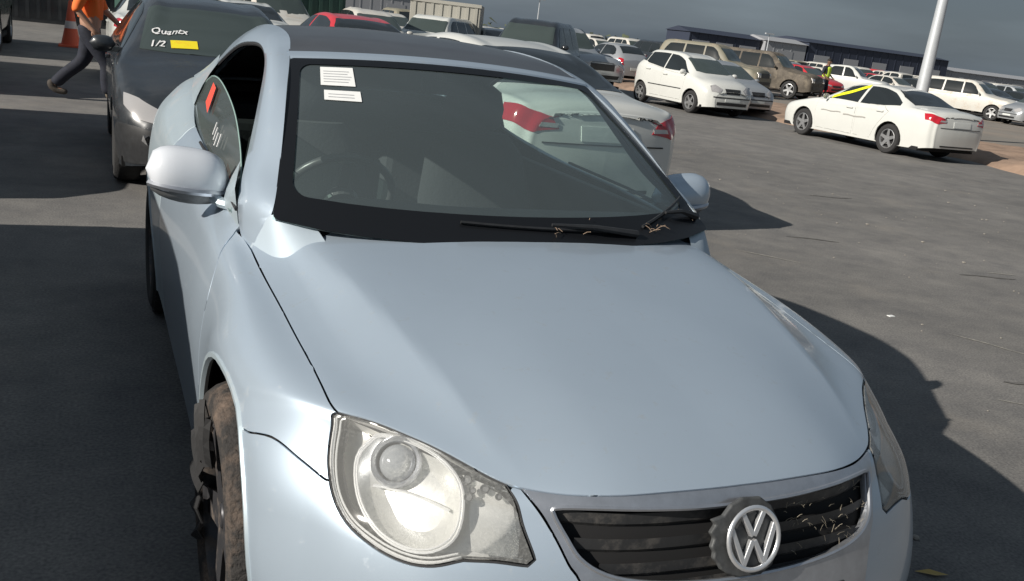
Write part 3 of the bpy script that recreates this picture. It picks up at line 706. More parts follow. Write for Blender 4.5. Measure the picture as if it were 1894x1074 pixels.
for sx in (-1, 1):      # body skin rising from the bonnet corner to the foot of the glass
    A = cr_line([(.60, 1.232, .962), (.665, 1.262, .972), (.700, 1.292, .972), (.722, 1.318, .925), (.745, 1.35, .862)], 3)
    B = cr_line([(.575, 1.165, .926), (.635, 1.165, .896), (.685, 1.185, .862), (.712, 1.235, .842), (.735, 1.33, .842)], 3)
    G = [[tuple(Vector(((a[0]+(b[0]-a[0])*f)*sx, a[1]+(b[1]-a[1])*f-2.2, a[2]+(b[2]-a[2])*f+.003*math.sin(3.14*f)))) for f in (0, .25, .5, .75, 1)] for a, b in zip(A, B)]
    MB().grid(G, flip=sx > 0).build('scuttle_corner', M['paint_matt'], eos, smooth=True)
# C pillar
for sx in (-1, 1):
    A = cr_line([(.635, 3.06, 1.235), (.60, 3.3, 1.255), (.585, 3.5, 1.225), (.60, 3.68, 1.17), (.62, 3.85, 1.12)], 4)
    B = cr_line([(.735, 3.05, 1.035), (.725, 3.2, 1.075), (.705, 3.4, 1.105), (.68, 3.6, 1.115), (.65, 3.9, 1.10)], 4)
    G = []
    for a, b in zip(A, B):
        a, b = Vector(a), Vector(b); G.append([tuple(Vector(((a.lerp(b, f).x+.012*math.sin(f*3.14))*sx, a.lerp(b, f).y-2.2, a.lerp(b, f).z))) for f in (0, .25, .5, .75, 1)])
    MB().grid(G, flip=sx > 0).build('rear_pillar', M['paint_dusty'], eos, smooth=True)
# side glass: half lowered on the driver's side
BELT = [(1.475, 1.0), (1.9, .99), (2.4, 1.0), (2.9, 1.035), (3.15, 1.06)]
def gx(z): return .755-(z-1.0)*.43
def sideglass(sx, top, name, m):
    n = 24; ys = np.linspace(1.50, 3.12, n); tp = cr_line([(0, y, z) for y, z in top], 6)
    ty = [p[1] for p in tp]; tz = [p[2] for p in tp]; G = []
    for y in ys:
        zt = float(np.interp(y, ty, tz)); zb = .93
        G.append([((gx(zb+(zt-zb)*f)-.008)*sx, y-2.2, zb+(zt-zb)*f) for f in np.linspace(0, 1, 6)])
    return MB().grid(G).build(name, m, eos, smooth=True), [g_[-1] for g_ in G]
M['clear'] = glassy('clear_side_glass', (.86, .92, .90), .03, (.5, .5, .5))
gl, edge = sideglass(-1, [(1.5, 1.0), (1.75, 1.07), (2.13, 1.14), (2.6, 1.185), (2.9, 1.19), (3.05, 1.16), (3.12, 1.08)], 'side_window', M['sideglass'])
MB().tube(edge, .003, 4).build('glass_edge', mat('green_glass_edge', (.25, .36, .33), .3), gl, smooth=True)
sideglass(1, [(1.5, 1.0), (1.69, 1.085), (1.82, 1.195), (1.99, 1.31), (2.2, 1.35), (2.45, 1.355), (2.75, 1.32), (3.05, 1.22), (3.12, 1.1)], 'side_window', M['clear'])
for sx in (-1, 1):
    MB().tube([(( .768 if y < 2.6 else .755-.03*(y-2.6))*sx, y-2.2, z-.012) for y, z in [(1.44, .965)]+BELT[1:3]], .006, 6).build('belt_seal', M['seal'], eos, smooth=True)
# red patches paint the orange cone's reflection on the lowered glass; white marker strokes
def gpt(y, z, o=.004): return (-(gx(z)+o), y-2.2, z)
MB().add([gpt(2.66, 1.165), gpt(2.78, 1.175), gpt(2.74, 1.10), gpt(2.58, 1.075)], [(0, 1, 2, 3)]).build('painted_reflection', mat('painted_reflection', (.75, .08, .05), .5), gl)
for y, z in ((2.28, 1.06), (2.22, 1.05), (2.16, 1.04), (2.10, 1.045)):
    MB().tube([gpt(y, z+.02), gpt(y-.03, z-.02)], .003, 4).build('marker_stroke', M['chalk'], gl)

MB().add([gpt(1.78, 1.00), gpt(1.90, 1.01), gpt(1.86, .975), gpt(1.74, .965)], [(0, 1, 2, 3)]).build('painted_reflection', bpy.data.materials['painted_reflection'], gl)  # second, lower patch of the painted cone reflection
# ---- mirrors
for sx in (-1, 1):
    c = Vector((.872*sx, 1.70-2.2, .998)); G = []
    for i in range(13):
        u = -1+2*i/12; w = (1-abs(u)**3.2)**(1/2.2) if abs(u) < 1 else 0; row = []
        for k in range(17):
            a = math.pi*(k/16)      # front half shell, from bottom to top
            zz = -math.cos(a)*.078*w*(1 if math.cos(a) > 0 else 1.02); yy = -math.sin(a)**.8*.085*w
            row.append((c.x+sx*u*.118, c.y+yy, c.z+zz+.012*u))
        G.append(row)
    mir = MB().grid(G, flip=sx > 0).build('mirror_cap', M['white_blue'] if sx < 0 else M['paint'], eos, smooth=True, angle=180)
    G = [[(p[0], c.y+.002, p[2]) for p in r] for r in G]
    MB().grid(G).build('mirror_glass', M['glass_dark'], mir)
    MB().tube([(c.x+sx*u*.115, c.y-.082*math.sqrt(max(0, 1-u*u))-.003, c.z-.036+.012*u) for u in np.linspace(-.98, .95, 14)], .010, 6).build('mirror_indicator', M['satin'], mir, smooth=True)
    G = []
    for i in range(9):
        u = -.92+1.84*i/8; w = math.sqrt(1-u*u)
        G.append([(c.x+sx*u*.115, c.y-.078*w*math.cos(q), c.z-.042-.045*w*math.sin(q)+.012*u) for q in np.linspace(0, math.pi*.55, 6)])
    MB().grid(G, flip=sx < 0).build('mirror_underside', M['badge_plate'], mir, smooth=True)
    MB().tube([(sx*.74, 1.58-2.2, .93), (sx*.78, 1.62-2.2, .93), (sx*.82, 1.68-2.2, .945)], [.028, .022, .024], 8, squash=.7).build('mirror_arm', M['paint_dusty'], mir, smooth=True)
    MB().add([(sx*.762, 1.43-2.2, .905), (sx*.770, 1.47-2.2, 1.005), (sx*.735, 1.62-2.2, 1.06), (sx*.772, 1.66-2.2, .965), (sx*.782, 1.60-2.2, .93)], [(0, 1, 2, 3, 4) if sx < 0 else (4, 3, 2, 1, 0)]).build('mirror_base', M['paint_dusty'], eos)

# ---- cabin
dash = []
for y, z in ((1.14, .90), (1.24, .93), (1.40, .955), (1.55, .955), (1.66, .93), (1.72, .87), (1.70, .65), (1.6, .4)):
    dash.append([(x*(.55 if y < 1.2 else .78 if y < 1.3 else 1), y-2.2, z+.018*math.exp(-((x+.36)/.18)**2)*(1 if z > .9 else 0)) for x in np.linspace(-.67, .67, 21)])
MB().grid(dash).build('dashboard', M['dash'], eos, smooth=True)
WT = frame((-.36, 1.93-2.2, .90), (0, .80, .55))
MB().lathe([(.185+.014*math.cos(a), .014*math.sin(a)) for a in np.linspace(0, 2*math.pi, 11)[:-1]], WT, 40, close=True).build('steering_wheel', M['plastic_wheel'], eos, smooth=True)
sw = MB().lathe([(0, -.0), (.05, -.0), (.065, -.02), (.06, -.045)], WT, 20)
for a in (10, 170, 270):
    T = WT @ Matrix.Rotation(R(a), 4, 'Z'); sw.box((.04, -.018, -.02), (.18, .018, -.005), T)
sw.build('wheel_hub', M['plastic_wheel'], eos, bevel=.004)
for cx in (-.36, .36):
    for (y0, z0, w0, dp) in ((2.45, .0, .24, .0),):
        G = []
        for z, w, y in ((.40, .20, 2.32), (.55, .25, 2.36), (.80, .26, 2.44), (1.0, .22, 2.50), (1.08, .15, 2.52)):
            G.append([(cx+w*math.cos(a)*(1), y-2.2+.06*math.sin(a), z) for a in np.linspace(0, 2*math.pi, 15)])
        s_ = MB().grid(G); s_.add([(cx+.15*math.cos(a), 2.52-2.2+.06*math.sin(a), 1.08) for a in np.linspace(0, 2*math.pi, 15)[:-1]], [tuple(range(14))])
        s_.box((cx-.25, 1.95-2.2, .38), (cx+.25, 2.40-2.2, .52)).build('front_seat', M['seat'], eos, smooth=True)
    G = []
    for z, w, d in ((1.07, .08, .03), (1.10, .13, .05), (1.18, .14, .055), (1.25, .12, .05), (1.275, .08, .02)):
        G.append([(cx+w*math.cos(a), 2.56-2.2+d*math.sin(a), z) for a in np.linspace(0, 2*math.pi, 15)])
    MB().grid(G).build('headrest', M['seat'], eos, smooth=True)
    MB().box((cx-.27, 3.0-2.2, .45), (cx+.27, 3.16-2.2, 1.0), taper=.85).build('rear_seat', M['seat'], eos, bevel=.04)
for sx in (-1, 1):
    MB().box((sx*.70-.02, 1.45-2.2, .35), (sx*.70+.02, 3.05-2.2, .955)).build('door_card', M['dash'], eos, bevel=.01)
MB().box((-.72, 3.12-2.2, .4), (.72, 3.72-2.2, 1.06)).build('parcel_shelf', M['seat'], eos)
MB().box((-.72, 1.3-2.2, .26), (.72, 3.2-2.2, .32)).build('carpet', M['seat'], eos)
MB().box((-.12, 1.5-2.2, .3), (.12, 2.6-2.2, .55)).build('centre_console', M['dash'], eos, bevel=.02)
MB().box((-.115, -.002, -.028), (.115, .03, .028), Matrix.Translation((0.02, 1.93-2.2, 1.300)) @ Matrix.Rotation(R(-8), 4, 'X')).build('rear_view_mirror', M['black_trim'], eos, bevel=.012)
MB().box((-.05, 1.84-2.2, 1.32), (.05, 1.92-2.2, 1.355)).build('mirror_mount', M['black_trim'], eos, bevel=.01)

# ---- wheels
def tyre_prof(Rr, w, rim):
    h = w/2
    return [(rim, -h*.78), (rim+.012, -h*.92), ((Rr+rim)/2, -h*1.0), (Rr-.022, -h*.93), (Rr-.006, -h*.72), (Rr, -h*.55), (Rr, 0), (Rr, h*.55), (Rr-.006, h*.72), (Rr-.022, h*.93), ((Rr+rim)/2, h*1.0), (rim+.012, h*.92), (rim, h*.78)]
def wheel(parent, c, sx, Rr=.32, w=.21, rim=.215, nsp=5, tm='rubber', rm='alloy', steer=0, tread=False, n=28, sw_=.045):
    T = frame((0, 0, 0), (sx, 0, 0), (0, 1, 0))
    mb = MB().lathe(tyre_prof(Rr, w, rim), T, n, close=True)
    if tread:
        for k in range(56):
            a = 2*math.pi*k/56
            for hx in (-.075, -.028, .028, .075):
                X = T @ Matrix.Rotation(a+(.05 if hx > 0 else 0), 4, 'Z'); mb.box((Rr-.004, -.013, hx-.019), (Rr+.006, .013, hx+.019), X)
    t = mb.build('wheel', M[tm], parent, smooth=True); t.location = c; t.rotation_euler = (0, 0, steer)
    r = MB().lathe([(rim+.006, w*.42), (rim-.006, w*.44), (rim-.014, w*.38), (rim-.018, -w*.3)], T, n)
    for k in range(nsp):
        X = T @ Matrix.Rotation(2*math.pi*k/nsp+.3, 4, 'Z'); z1 = w*.34; ws_ = sw_*rim/.2
        r.add([tuple(X @ Vector(p)) for p in ((.03, -ws_*.9, z1+.005), (.03, ws_*.9, z1+.005), (rim-.008, ws_*.62, z1+.012), (rim-.008, -ws_*.62, z1+.012), (.03, -ws_*.7, z1-.03), (.03, ws_*.7, z1-.03), (rim-.008, ws_*.4, z1-.02), (rim-.008, -ws_*.4, z1-.02))],
              [(0, 3, 2, 1), (0, 1, 5, 4), (1, 2, 6, 5), (2, 3, 7, 6), (3, 0, 4, 7), (4, 5, 6, 7)])
    r.lathe([(0, w*.38), (.028, w*.38), (.034, w*.34), (.05, w*.3)], T, 14)
    r.build('rim', M[rm], t, smooth=True)
    MB().lathe([(0, w*.1), (rim-.02, w*.1)], T, 18).build('brake_disc', M['void'], t)
    return t
wheel(eos, (-.775, .89-2.2, .322), -1, .322, .222, .222, 5, 'mud_rubber', 'alloy_dark', steer=R(1), tread=False, n=64)
wheel(eos, (.775, .89-2.2, .322), 1, .322, .222, .222, 5, 'mud_rubber', 'alloy_dark', steer=R(1), tread=False, n=64)
wheel(eos, (-.775, 3.468-2.2, .322), -1, .322, .222, .222, 5, 'rubber', 'alloy_dark', tread=True, n=48)
wheel(eos, (.775, 3.468-2.2, .322), 1, .322, .222, .222, 5, 'rubber', 'alloy_dark', tread=True, n=48)

# ragged strips of the torn wheel trim hanging out of the near front wheel
random.seed(12); M['torn'] = mat('torn_black_plastic', (.012, .012, .013), .7, noise=.4, nscale=20)
for a, r0, ln, wd in ((158, .15, .14, .07), (180, .12, .17, .06), (200, .13, .16, .08), (224, .14, .15, .07), (140, .17, .10, .05), (248, .12, .16, .06), (275, .15, .12, .06)):
    # angle measured in the wheel plane from the front
    c, s_ = math.cos(R(a)), math.sin(R(a)); G = []
    for i in range(6):
        f = i/5; rr = r0+ln*f; w = wd*(1-.65*f)*(1+.12*math.sin(i*2.3+a)); out = .001+.008*math.sin(f*2.6)
        cy, cz = -c*rr, s_*rr*-1; ty, tz = s_*w/2, c*w/2*-1
        G.append([(-.885-out, .89-2.2+cy-ty, .322+cz-tz), (-.889-out-.008, .89-2.2+cy, .322+cz), (-.885-out, .89-2.2+cy+ty, .322+cz+tz)])
    o = MB().grid(G).build('torn_trim', M['torn'], eos, smooth=False); so_ = o.modifiers.new('thick', 'SOLIDIFY'); so_.thickness = .003

# ------------------------------------------------------------------ the other vehicles
def ip(y, pl): return float(np.interp(y, [p[0] for p in pl], [p[1] for p in pl]))
def gen_net(sp):
    Ln = sp['L']; rows = []
    def ring(y):
        top, tw, bz, bw, W, sz = (ip(y, sp[k]) for k in ('top', 'tw', 'bz', 'bw', 'W', 'sz'))
        dr = sp.get('dr', .05); bz = min(bz, top-.03); c2 = max(top-dr, bz+.02)
        return [(0, y, top), (.6*tw, y, top-.25*(top-c2)), (tw, y, c2), (bw, y, bz), (W-.012, y, bz-.10*(bz-sz)/.7-.03), (W, y, bz*.45+sz*.55), (W-.035, y, sz)]
    ys = sp['ys']
    def cap(r, k, dy):      # fascia: every row runs from the bonnet edge down to the sill, drawn in towards the middle
        return [(x*k, y+dy*(1-((z-(r[0][2]+r[-1][2])/2)/(r[0][2]-r[-1][2])*2)**2*.7), z) for x, y, z in r]
    r0, r1 = ring(0), ring(Ln); b = sp.get('bulge', .04)
    for k, d in ((0, b), (.35, b*.92), (.7, b*.6), (.92, b*.2)): rows.append(cap(r0, k, -d))
    rows += [ring(y) for y in ys]
    for k, d in ((.92, b*.2), (.7, b*.6), (.35, b*.92), (0, b)): rows.append(cap(r1, k, d))
    return np.array(rows, float)
def make_car(name, label, cat, sp, paint='white', group=None, detail=1, step=.3, wheelmat='alloy', tyrem='rubber'):
    net = gen_net(sp); I = Inv(net); Ln = sp['L']; root = thing(name, label, cat, (0, 0, 0), 0, group); org = (0, Ln/2, 0)
    Rw = sp.get('R', .32); nr, nc = net.shape[0]-1, net.shape[1]-1
    def side(pts): return [I.near((.8, y, z), (.04, 1, 1)) for y, z in pts]
    def topp(pts): return [I.near((x, y, ip(y, sp['top'])), (1, 1, .02)) if x > .001 else (I.near((0, y, ip(y, sp['top'])), (1, 1, .02))[0], 0.) for x, y in pts]
    def face(pts, front=True):
        o = []
        for x, z in pts:
            q = I.near((x, -.03 if front else Ln+.03, z), (1, .35, 1)); o.append((q[0], 0. if x < .001 else q[1]))
        return o
    holes = []
    for ay in sp['ax']:
        holes.append([I.near((.87, ay+(Rw+.055)*math.cos(a), Rw+(Rw+.055)*math.sin(a)), (.04, 1, 1)) for a in np.linspace(-.5, math.pi+.5, 16)])
        # drop the ends to just past the sill line
        h = holes[-1]; h[0] = (h[0][0], nc-.002); h[-1] = (h[-1][0], nc-.002)
    doors = []
    if detail > 1:
        for dpoly in sp.get('doors', []): doors.append(side(dpoly))
    body = make_panel(net, [(0, 0), (0, nc), (nr, nc), (nr, 0)], holes=holes+doors, step=(step, step), bstep=step, gap=0, skirt=.03 if detail > 0 else 0)
    put(join_panels(body, mirror_panel(body)), 'body', M[paint], root, org)
    for d in doors:
        pn = make_panel(net, d, step=(step, step), gap=.009, skirt=.02, bstep=.15)
        for q, sx in ((pn, 1), (mirror_panel(pn), -1)):
            o = put(q, 'door', M[paint], root, org)
    if detail > 1:
        for hy, hz in sp.get('handles', []):
            for sx in (-1, 1):
                P, n_, _, _ = surf(net, *I.near((.8, hy, hz), (.04, 1, 1))); P = P[0]
                MB().box((sx*(P[0]+.0), hy-.10-Ln/2, hz-.016), (sx*(P[0]+.035), hy+.10-Ln/2, hz+.016)).build('door_handle', M[paint], root, bevel=.008)
    def over(poly, name, m, off=.004, pairs=True, sk=.008, st=None):
        pn = make_panel(net, poly, step=(st or step, st or step), gap=0, skirt=sk, offset=off, bstep=.2)
        if pairs:
            return put(pn, name, M[m], root, org), put(mirror_panel(pn), name, M[m], root, org)
        return put(join_panels(pn, mirror_panel(pn)), name, M[m], root, org)
    for poly in sp['side_win']: over(side(poly), 'side_window', 'glass_dark', .004)
    over(topp(sp['screen']), 'windscreen', 'glass_green', .005, False)
    if 'rear_win' in sp: over(topp(sp['rear_win']), 'rear_window', 'glass_dark', .005, False)
    # flat-on parts of nose and tail: cut in the x-z plane and laid onto the fascia
    def fascia(poly, name, m, front, off=.008, joinit=True):
        s0, s1 = (0, 6) if front else (nr-6, nr)
        a, b = np.meshgrid(np.linspace(s0, s1, 90), np.linspace(0, nc, 90), indexing='ij'); P, n_, _, _ = surf(net, a.ravel(), b.ravel())
        keep = n_[:, 1]*(-1 if front else 1) > .15; P, n_ = P[keep], n_[keep]
        pl = densify([(x, z) for x, z in poly], .06); G_ = [(x, z) for x in np.arange(.02, .95, .05) for z in np.arange(.2, 1.5, .05)]
        G_ = [g_ for g_ in G_ if inside(np.array([g_]), pl)[0]]
        n0 = len(pl); vo, eo, fo, *_ = delaunay_2d_cdt([Vector(v) for v in pl+G_], [(i, (i+1) % n0) for i in range(n0)], [], 0, 1e-6)
        V2 = np.array([tuple(v) for v in vo]); F = [f for f in fo if inside(V2[list(f)].mean(0)[None], pl)[0]]
        V = []
        for x, z in V2:
            k = np.argsort((P[:, 0]-x)**2+(P[:, 2]-z)**2)[:4]; d = 1/(1e-4+np.hypot(P[k, 0]-x, P[k, 2]-z)); y = (P[k, 1]*d).sum()/d.sum(); V.append((x, y+(-off if front else off), z))
        ed = {}
        for f in F:
            for i in range(3): ed[(f[i], f[(i+1) % 3])] = 1
        bd = [e for e in ed if (e[1], e[0]) not in ed]; nv = len(V); dy = .03 if front else -.03
        V2_ = V+[(v[0], v[1]+dy, v[2]) for v in V]; FF = [tuple(f) for f in F]+[(i, j, nv+j, nv+i) for i, j in bd]
        Vm = [(-x, y, z) for x, y, z in V2_]
        if joinit:
            k = len(V2_); o = link_mesh(name, np.array(V2_+Vm)-np.array(org), FF+[tuple(k+i for i in f)[::-1] for f in FF], M[m], root, smooth=False); return [o]
        return [link_mesh(name, np.array(q)-np.array(org), FF, M[m], root, smooth=False) for q in (V2_, Vm)]
    for poly in sp.get('head', []): fascia(poly, 'headlight', 'tail_clear', True, joinit=False)
    for poly in sp.get('tail_wrap', []): over([I.near(p, (1, 1, 1)) for p in poly], 'tail_light', 'tail_red', .006, st=.1)
    for poly in sp.get('head_wrap', []): over([I.near(p, (1, 1, 1)) for p in poly], 'headlight', 'tail_clear', .007, st=.1)
    for poly in sp.get('dark_wrap', []): over([I.near(p, (1, 1, 1)) for p in poly], 'bumper_corner', 'black_trim', .005, st=.1)
    for poly in sp.get('tail_white', []): over([I.near(p, (1, 1, 1)) for p in poly], 'reversing_light', 'tail_clear', .010, st=.1)
    for poly, mm, nm in sp.get('front', []): fascia(poly, nm, mm, True)
    for poly, mm, nm in sp.get('rear', []): fascia(poly, nm, mm, False)
    for pth in sp.get('trim', []):
        for sx in (-1, 1):
            q = []
            for y, z in pth:
                P, n_, _, _ = surf(net, *I.near((.8, y, z), (.04, 1, 1))); q.append(((P[0][0]+n_[0][0]*.004)*sx, P[0][1]-Ln/2, P[0][2]))
            MB().tube(q, .014, 5).build('rubbing_strip', M['black_trim'], root)
    if 'lip' in sp:
        y, z, hw = sp['lip']; MB().tube([(hw*u, y-Ln/2-.05*abs(u)**3, z-.03*u*u) for u in np.linspace(-1, 1, 13)], .026, 8).build('boot_lip', M[paint], root, smooth=True)
    for sx in (-1, 1):
        y, z = sp['mirror']; x = ip(y, sp['bw'])+.10
        MB().grid([[((x+.10*u)*sx, y-Ln/2-.06*math.sqrt(max(0, 1-u*u))*math.sin(a), z-.065*math.sqrt(max(0, 1-abs(u)**3))*math.cos(a)) for a in np.linspace(0, math.pi, 7)] for u in np.linspace(-1, 1, 7)], flip=sx > 0).box(((x-.16)*sx, y-Ln/2-.02, z-.06), ((x-.05)*sx, y-Ln/2+.0, z-.02)).build('door_mirror', M[paint], root, smooth=True)
    ww = sp.get('w', .20); tx = ip(sp['ax'][0], sp['W'])-.11
    for ay in sp['ax']:
        for sx in (-1, 1): wheel(root, (sx*tx, ay-Ln/2, Rw), sx, Rw, ww, Rw*.64, sp.get('nsp', 5), tyrem, wheelmat, n=24 if detail > 0 else 14)
    w = ip(Ln/2, sp['W'])-.06
    mb = MB().box((-w, -Ln/2+.25, .2), (w, Ln/2-.25, .28))
    for ay in sp['ax']:
        for sx in (-1, 1):
            mb.lathe([(Rw+.05, 0), (Rw+.05, .25)], frame((sx*(w+.03), ay-Ln/2, Rw), (-sx, 0, 0)), 16).lathe([(0, .25), (Rw+.05, .25)], frame((sx*(w+.03), ay-Ln/2, Rw), (-sx, 0, 0)), 16)
    mb.build('underbody', M['void'], root)
    return root
SEDAN = dict(L=4.82, lip=(4.815, .968, .58), R=.325, ys=[0, .06, .2, .45, .8, 1.2, 1.5, 1.85, 2.2, 2.7, 3.2, 3.6, 3.9, 4.2, 4.5, 4.7, 4.78, 4.82],
    top=[(0, .66), (.06, .73), (.2, .80), (.6, .90), (1.2, .98), (1.35, 1.03), (2.1, 1.385), (2.5, 1.455), (3.0, 1.46), (3.5, 1.39), (4.15, 1.12), (4.6, 1.095), (4.76, 1.06), (4.82, .98)],
    tw=[(0, .42), (.2, .60), (1.2, .70), (1.4, .68), (2.1, .56), (3.3, .55), (3.6, .57), (4.2, .68), (4.7, .64), (4.82, .52)],
    bz=[(0, .58), (.1, .68), (.5, .80), (1.2, .93), (2, .955), (3, .985), (3.8, 1.03), (4.3, 1.04), (4.7, 1.0), (4.82, .90)],
    bw=[(0, .56), (.2, .74), (.6, .82), (1.3, .85), (3.4, .855), (4.2, .80), (4.7, .74), (4.82, .62)],
    W=[(0, .62), (.06, .70), (.2, .81), (.5, .885), (.9, .91), (4, .91), (4.5, .87), (4.7, .82), (4.82, .70)],
    sz=[(0, .26), (.3, .20), (4.4, .22), (4.82, .30)], ax=(.95, 3.73), mirror=(1.68, 1.02), bulge=.05,
    side_win=[[(1.62, .985), (2.05, 1.30), (2.35, 1.375), (2.62, 1.39), (2.60, .995)], [(2.68, .995), (2.70, 1.39), (3.1, 1.385), (3.45, 1.31), (3.80, 1.13), (3.82, 1.06), (3.4, 1.02)]],
    screen=[(0, 1.32), (.35, 1.34), (.66, 1.46), (.55, 2.06), (.3, 2.03), (0, 2.02)], rear_win=[(0, 3.42), (.5, 3.44), (.60, 3.7), (.64, 4.08), (.3, 4.15), (0, 4.16)],
    head=[[(.36, .60), (.62, .66), (.68, .58), (.42, .54)]], front=[([(0, .60), (.32, .60), (.28, .50), (0, .50)], 'black_trim', 'grille'), ([(0, .42), (.4, .42), (.36, .32), (0, .32)], 'black_trim', 'air_intake')],
    tail_wrap=[[(.80, 4.52, .99), (.71, 4.76, .98), (.60, 4.84, .97), (.45, 4.86, .95), (.46, 4.86, .84), (.62, 4.85, .82), (.74, 4.77, .82), (.83, 4.60, .86)]],
    tail_white=[[(.62, 4.84, .885), (.47, 4.86, .885), (.48, 4.86, .85), (.64, 4.84, .85)]],
    rear=[([(0, .875), (.26, .875), (.25, .755), (0, .755)], 'plate_w', 'number_plate'), ([(0, .36), (.5, .36), (.5, .33), (0, .33)], 'black_trim', 'bumper_slot'), ([(0, .735), (.60, .735), (.60, .725), (0, .725)], 'void', 'boot_shut_line')],
    doors=[[(1.38, .93), (1.62, 1.0), (2.62, 1.0), (2.64, .6), (2.62, .27), (1.42, .27), (1.34, .6)], [(2.66, 1.0), (3.45, 1.015), (3.62, .90), (3.42, .66), (3.28, .45), (3.2, .27), (2.66, .27), (2.68, .6)]], handles=[(2.45, .86), (3.38, .89)])
HATCH = dict(L=3.75, R=.30, ys=[0, .05, .18, .4, .7, 1.0, 1.35, 1.75, 2.2, 2.7, 3.1, 3.45, 3.65, 3.72, 3.75],
    top=[(0, .62), (.05, .70), (.18, .79), (.5, .90), (.92, .985), (1.0, 1.02), (1.75, 1.385), (2.1, 1.45), (2.9, 1.44), (3.25, 1.36), (3.6, 1.06), (3.75, .92)],
    tw=[(0, .40), (.18, .56), (.9, .64), (1.05, .63), (1.75, .52), (2.9, .51), (3.3, .53), (3.7, .56), (3.75, .46)],
    bz=[(0, .56), (.1, .66), (.4, .78), (.95, .93), (1.8, .95), (3.2, 1.0), (3.75, .86)],
    bw=[(0, .50), (.2, .68), (.5, .755), (1.0, .78), (3.2, .78), (3.6, .70), (3.75, .56)],
    W=[(0, .56), (.05, .64), (.18, .75), (.4, .81), (.8, .83), (3.1, .83), (3.5, .79), (3.75, .64)],
    sz=[(0, .26), (.3, .19), (3.4, .22), (3.75, .32)], ax=(.76, 3.16), mirror=(1.32, 1.02), bulge=.04,
    side_win=[[(1.25, .985), (1.7, 1.28), (2.0, 1.36), (2.28, 1.37), (2.26, .99)], [(2.33, .99), (2.35, 1.37), (2.85, 1.36), (3.15, 1.25), (3.28, 1.08), (3.2, 1.02)]],
    screen=[(0, .98), (.35, 1.0), (.61, 1.10), (.51, 1.70), (.25, 1.68), (0, 1.67)], rear_win=[(0, 3.12), (.46, 3.14), (.50, 3.5), (0, 3.52)],
    dark_wrap=[[(.52, -.02, .51), (.66, .05, .525), (.79, .32, .52), (.81, .42, .44), (.80, .42, .24), (.66, .08, .25), (.52, -.01, .25)]], head_wrap=[[(.42, -.01, .62), (.54, .02, .70), (.68, .16, .765), (.78, .33, .765), (.77, .24, .67), (.66, .06, .585), (.48, -.01, .56)]], tail_wrap=[[(.70, 3.55, .96), (.56, 3.72, .94), (.54, 3.78, .70), (.70, 3.64, .70)]],
    front=[([(0, .60), (.30, .60), (.27, .54), (0, .54)], 'black_trim', 'grille'), ([(0, .50), (.54, .53), (.56, .26), (0, .24)], 'black_trim', 'air_intake'), ([(.56, .47), (.63, .475), (.64, .43), (.60, .40), (.55, .42)], 'chrome', 'fog_lamp'), ([(.0, .40), (.50, .41), (.50, .385), (0, .375)], 'chrome', 'bumper_bar')],
    rear=[([(0, .62), (.24, .62), (.24, .52), (0, .52)], 'plate_w', 'number_plate')],
    doors=[[(1.02, .90), (1.28, .98), (2.26, .985), (2.30, .6), (2.26, .25), (1.12, .25), (1.04, .5)]], handles=[(2.12, .87)])
MPV = dict(L=3.62, R=.30, ys=[0, .05, .16, .35, .7, 1.0, 1.35, 1.7, 2.2, 2.7, 3.1, 3.4, 3.55, 3.62],
    top=[(0, .68), (.05, .78), (.16, .88), (.4, .98), (.72, 1.05), (1.5, 1.49), (1.9, 1.565), (2.9, 1.57), (3.25, 1.50), (3.5, 1.15), (3.62, .95)],
    tw=[(0, .40), (.16, .56), (.7, .62), (1.5, .54), (2.9, .53), (3.3, .55), (3.62, .48)],
    bz=[(0, .60), (.1, .74), (.4, .86), (.8, .97), (1.8, 1.02), (3.0, 1.14), (3.4, 1.14), (3.62, .88)],
    bw=[(0, .50), (.2, .70), (.5, .77), (1.0, .80), (3.1, .79), (3.5, .70), (3.62, .60)],
    W=[(0, .58), (.05, .66), (.16, .77), (.35, .835), (.7, .86), (3.1, .86), (3.45, .80), (3.62, .68)],
    sz=[(0, .26), (.3, .22), (3.3, .24), (3.62, .32)], ax=(.72, 3.08), mirror=(1.12, 1.06), bulge=.035,
    side_win=[[(1.0, 1.03), (1.45, 1.34), (1.85, 1.47), (2.12, 1.485), (2.10, 1.07)], [(2.15, 1.075), (2.17, 1.487), (2.75, 1.485), (2.98, 1.47), (3.02, 1.20), (2.9, 1.16)], [(3.05, 1.2), (3.02, 1.45), (3.15, 1.41), (3.28, 1.22)]],
    screen=[(0, .78), (.35, .80), (.60, .92), (.53, 1.46), (.25, 1.44), (0, 1.43)], rear_win=[(0, 3.2), (.46, 3.22), (.5, 3.45), (0, 3.47)],
    head=[[(.34, .74), (.52, .84), (.66, .80), (.66, .66), (.42, .64)]], tail_wrap=[[(.72, 3.5, 1.0), (.60, 3.6, .98), (.58, 3.64, .72), (.74, 3.55, .72)]],
    front=[([(0, .76), (.26, .76), (.22, .62), (0, .62)], 'black_trim', 'grille'), ([(0, .40), (.5, .40), (.5, .32), (0, .32)], 'black_trim', 'air_intake'), ([(0, .54), (.62, .54), (.62, .51), (0, .51)], 'black_trim', 'bumper_strip'), ([(0, .50), (.25, .50), (.25, .42), (0, .42)], 'plate_w', 'number_plate')],
    trim=[[(1.15, .60), (2.0, .60), (2.68, .60)]],
    doors=[[(1.02, .98), (2.10, 1.05), (2.12, .6), (2.10, .30), (1.16, .30), (1.08, .6)], [(2.14, 1.06), (2.95, 1.14), (2.92, .80), (2.68, .50), (2.62, .30), (2.14, .30), (2.16, .6)]], handles=[(1.95, .92), (2.78, 1.0)])
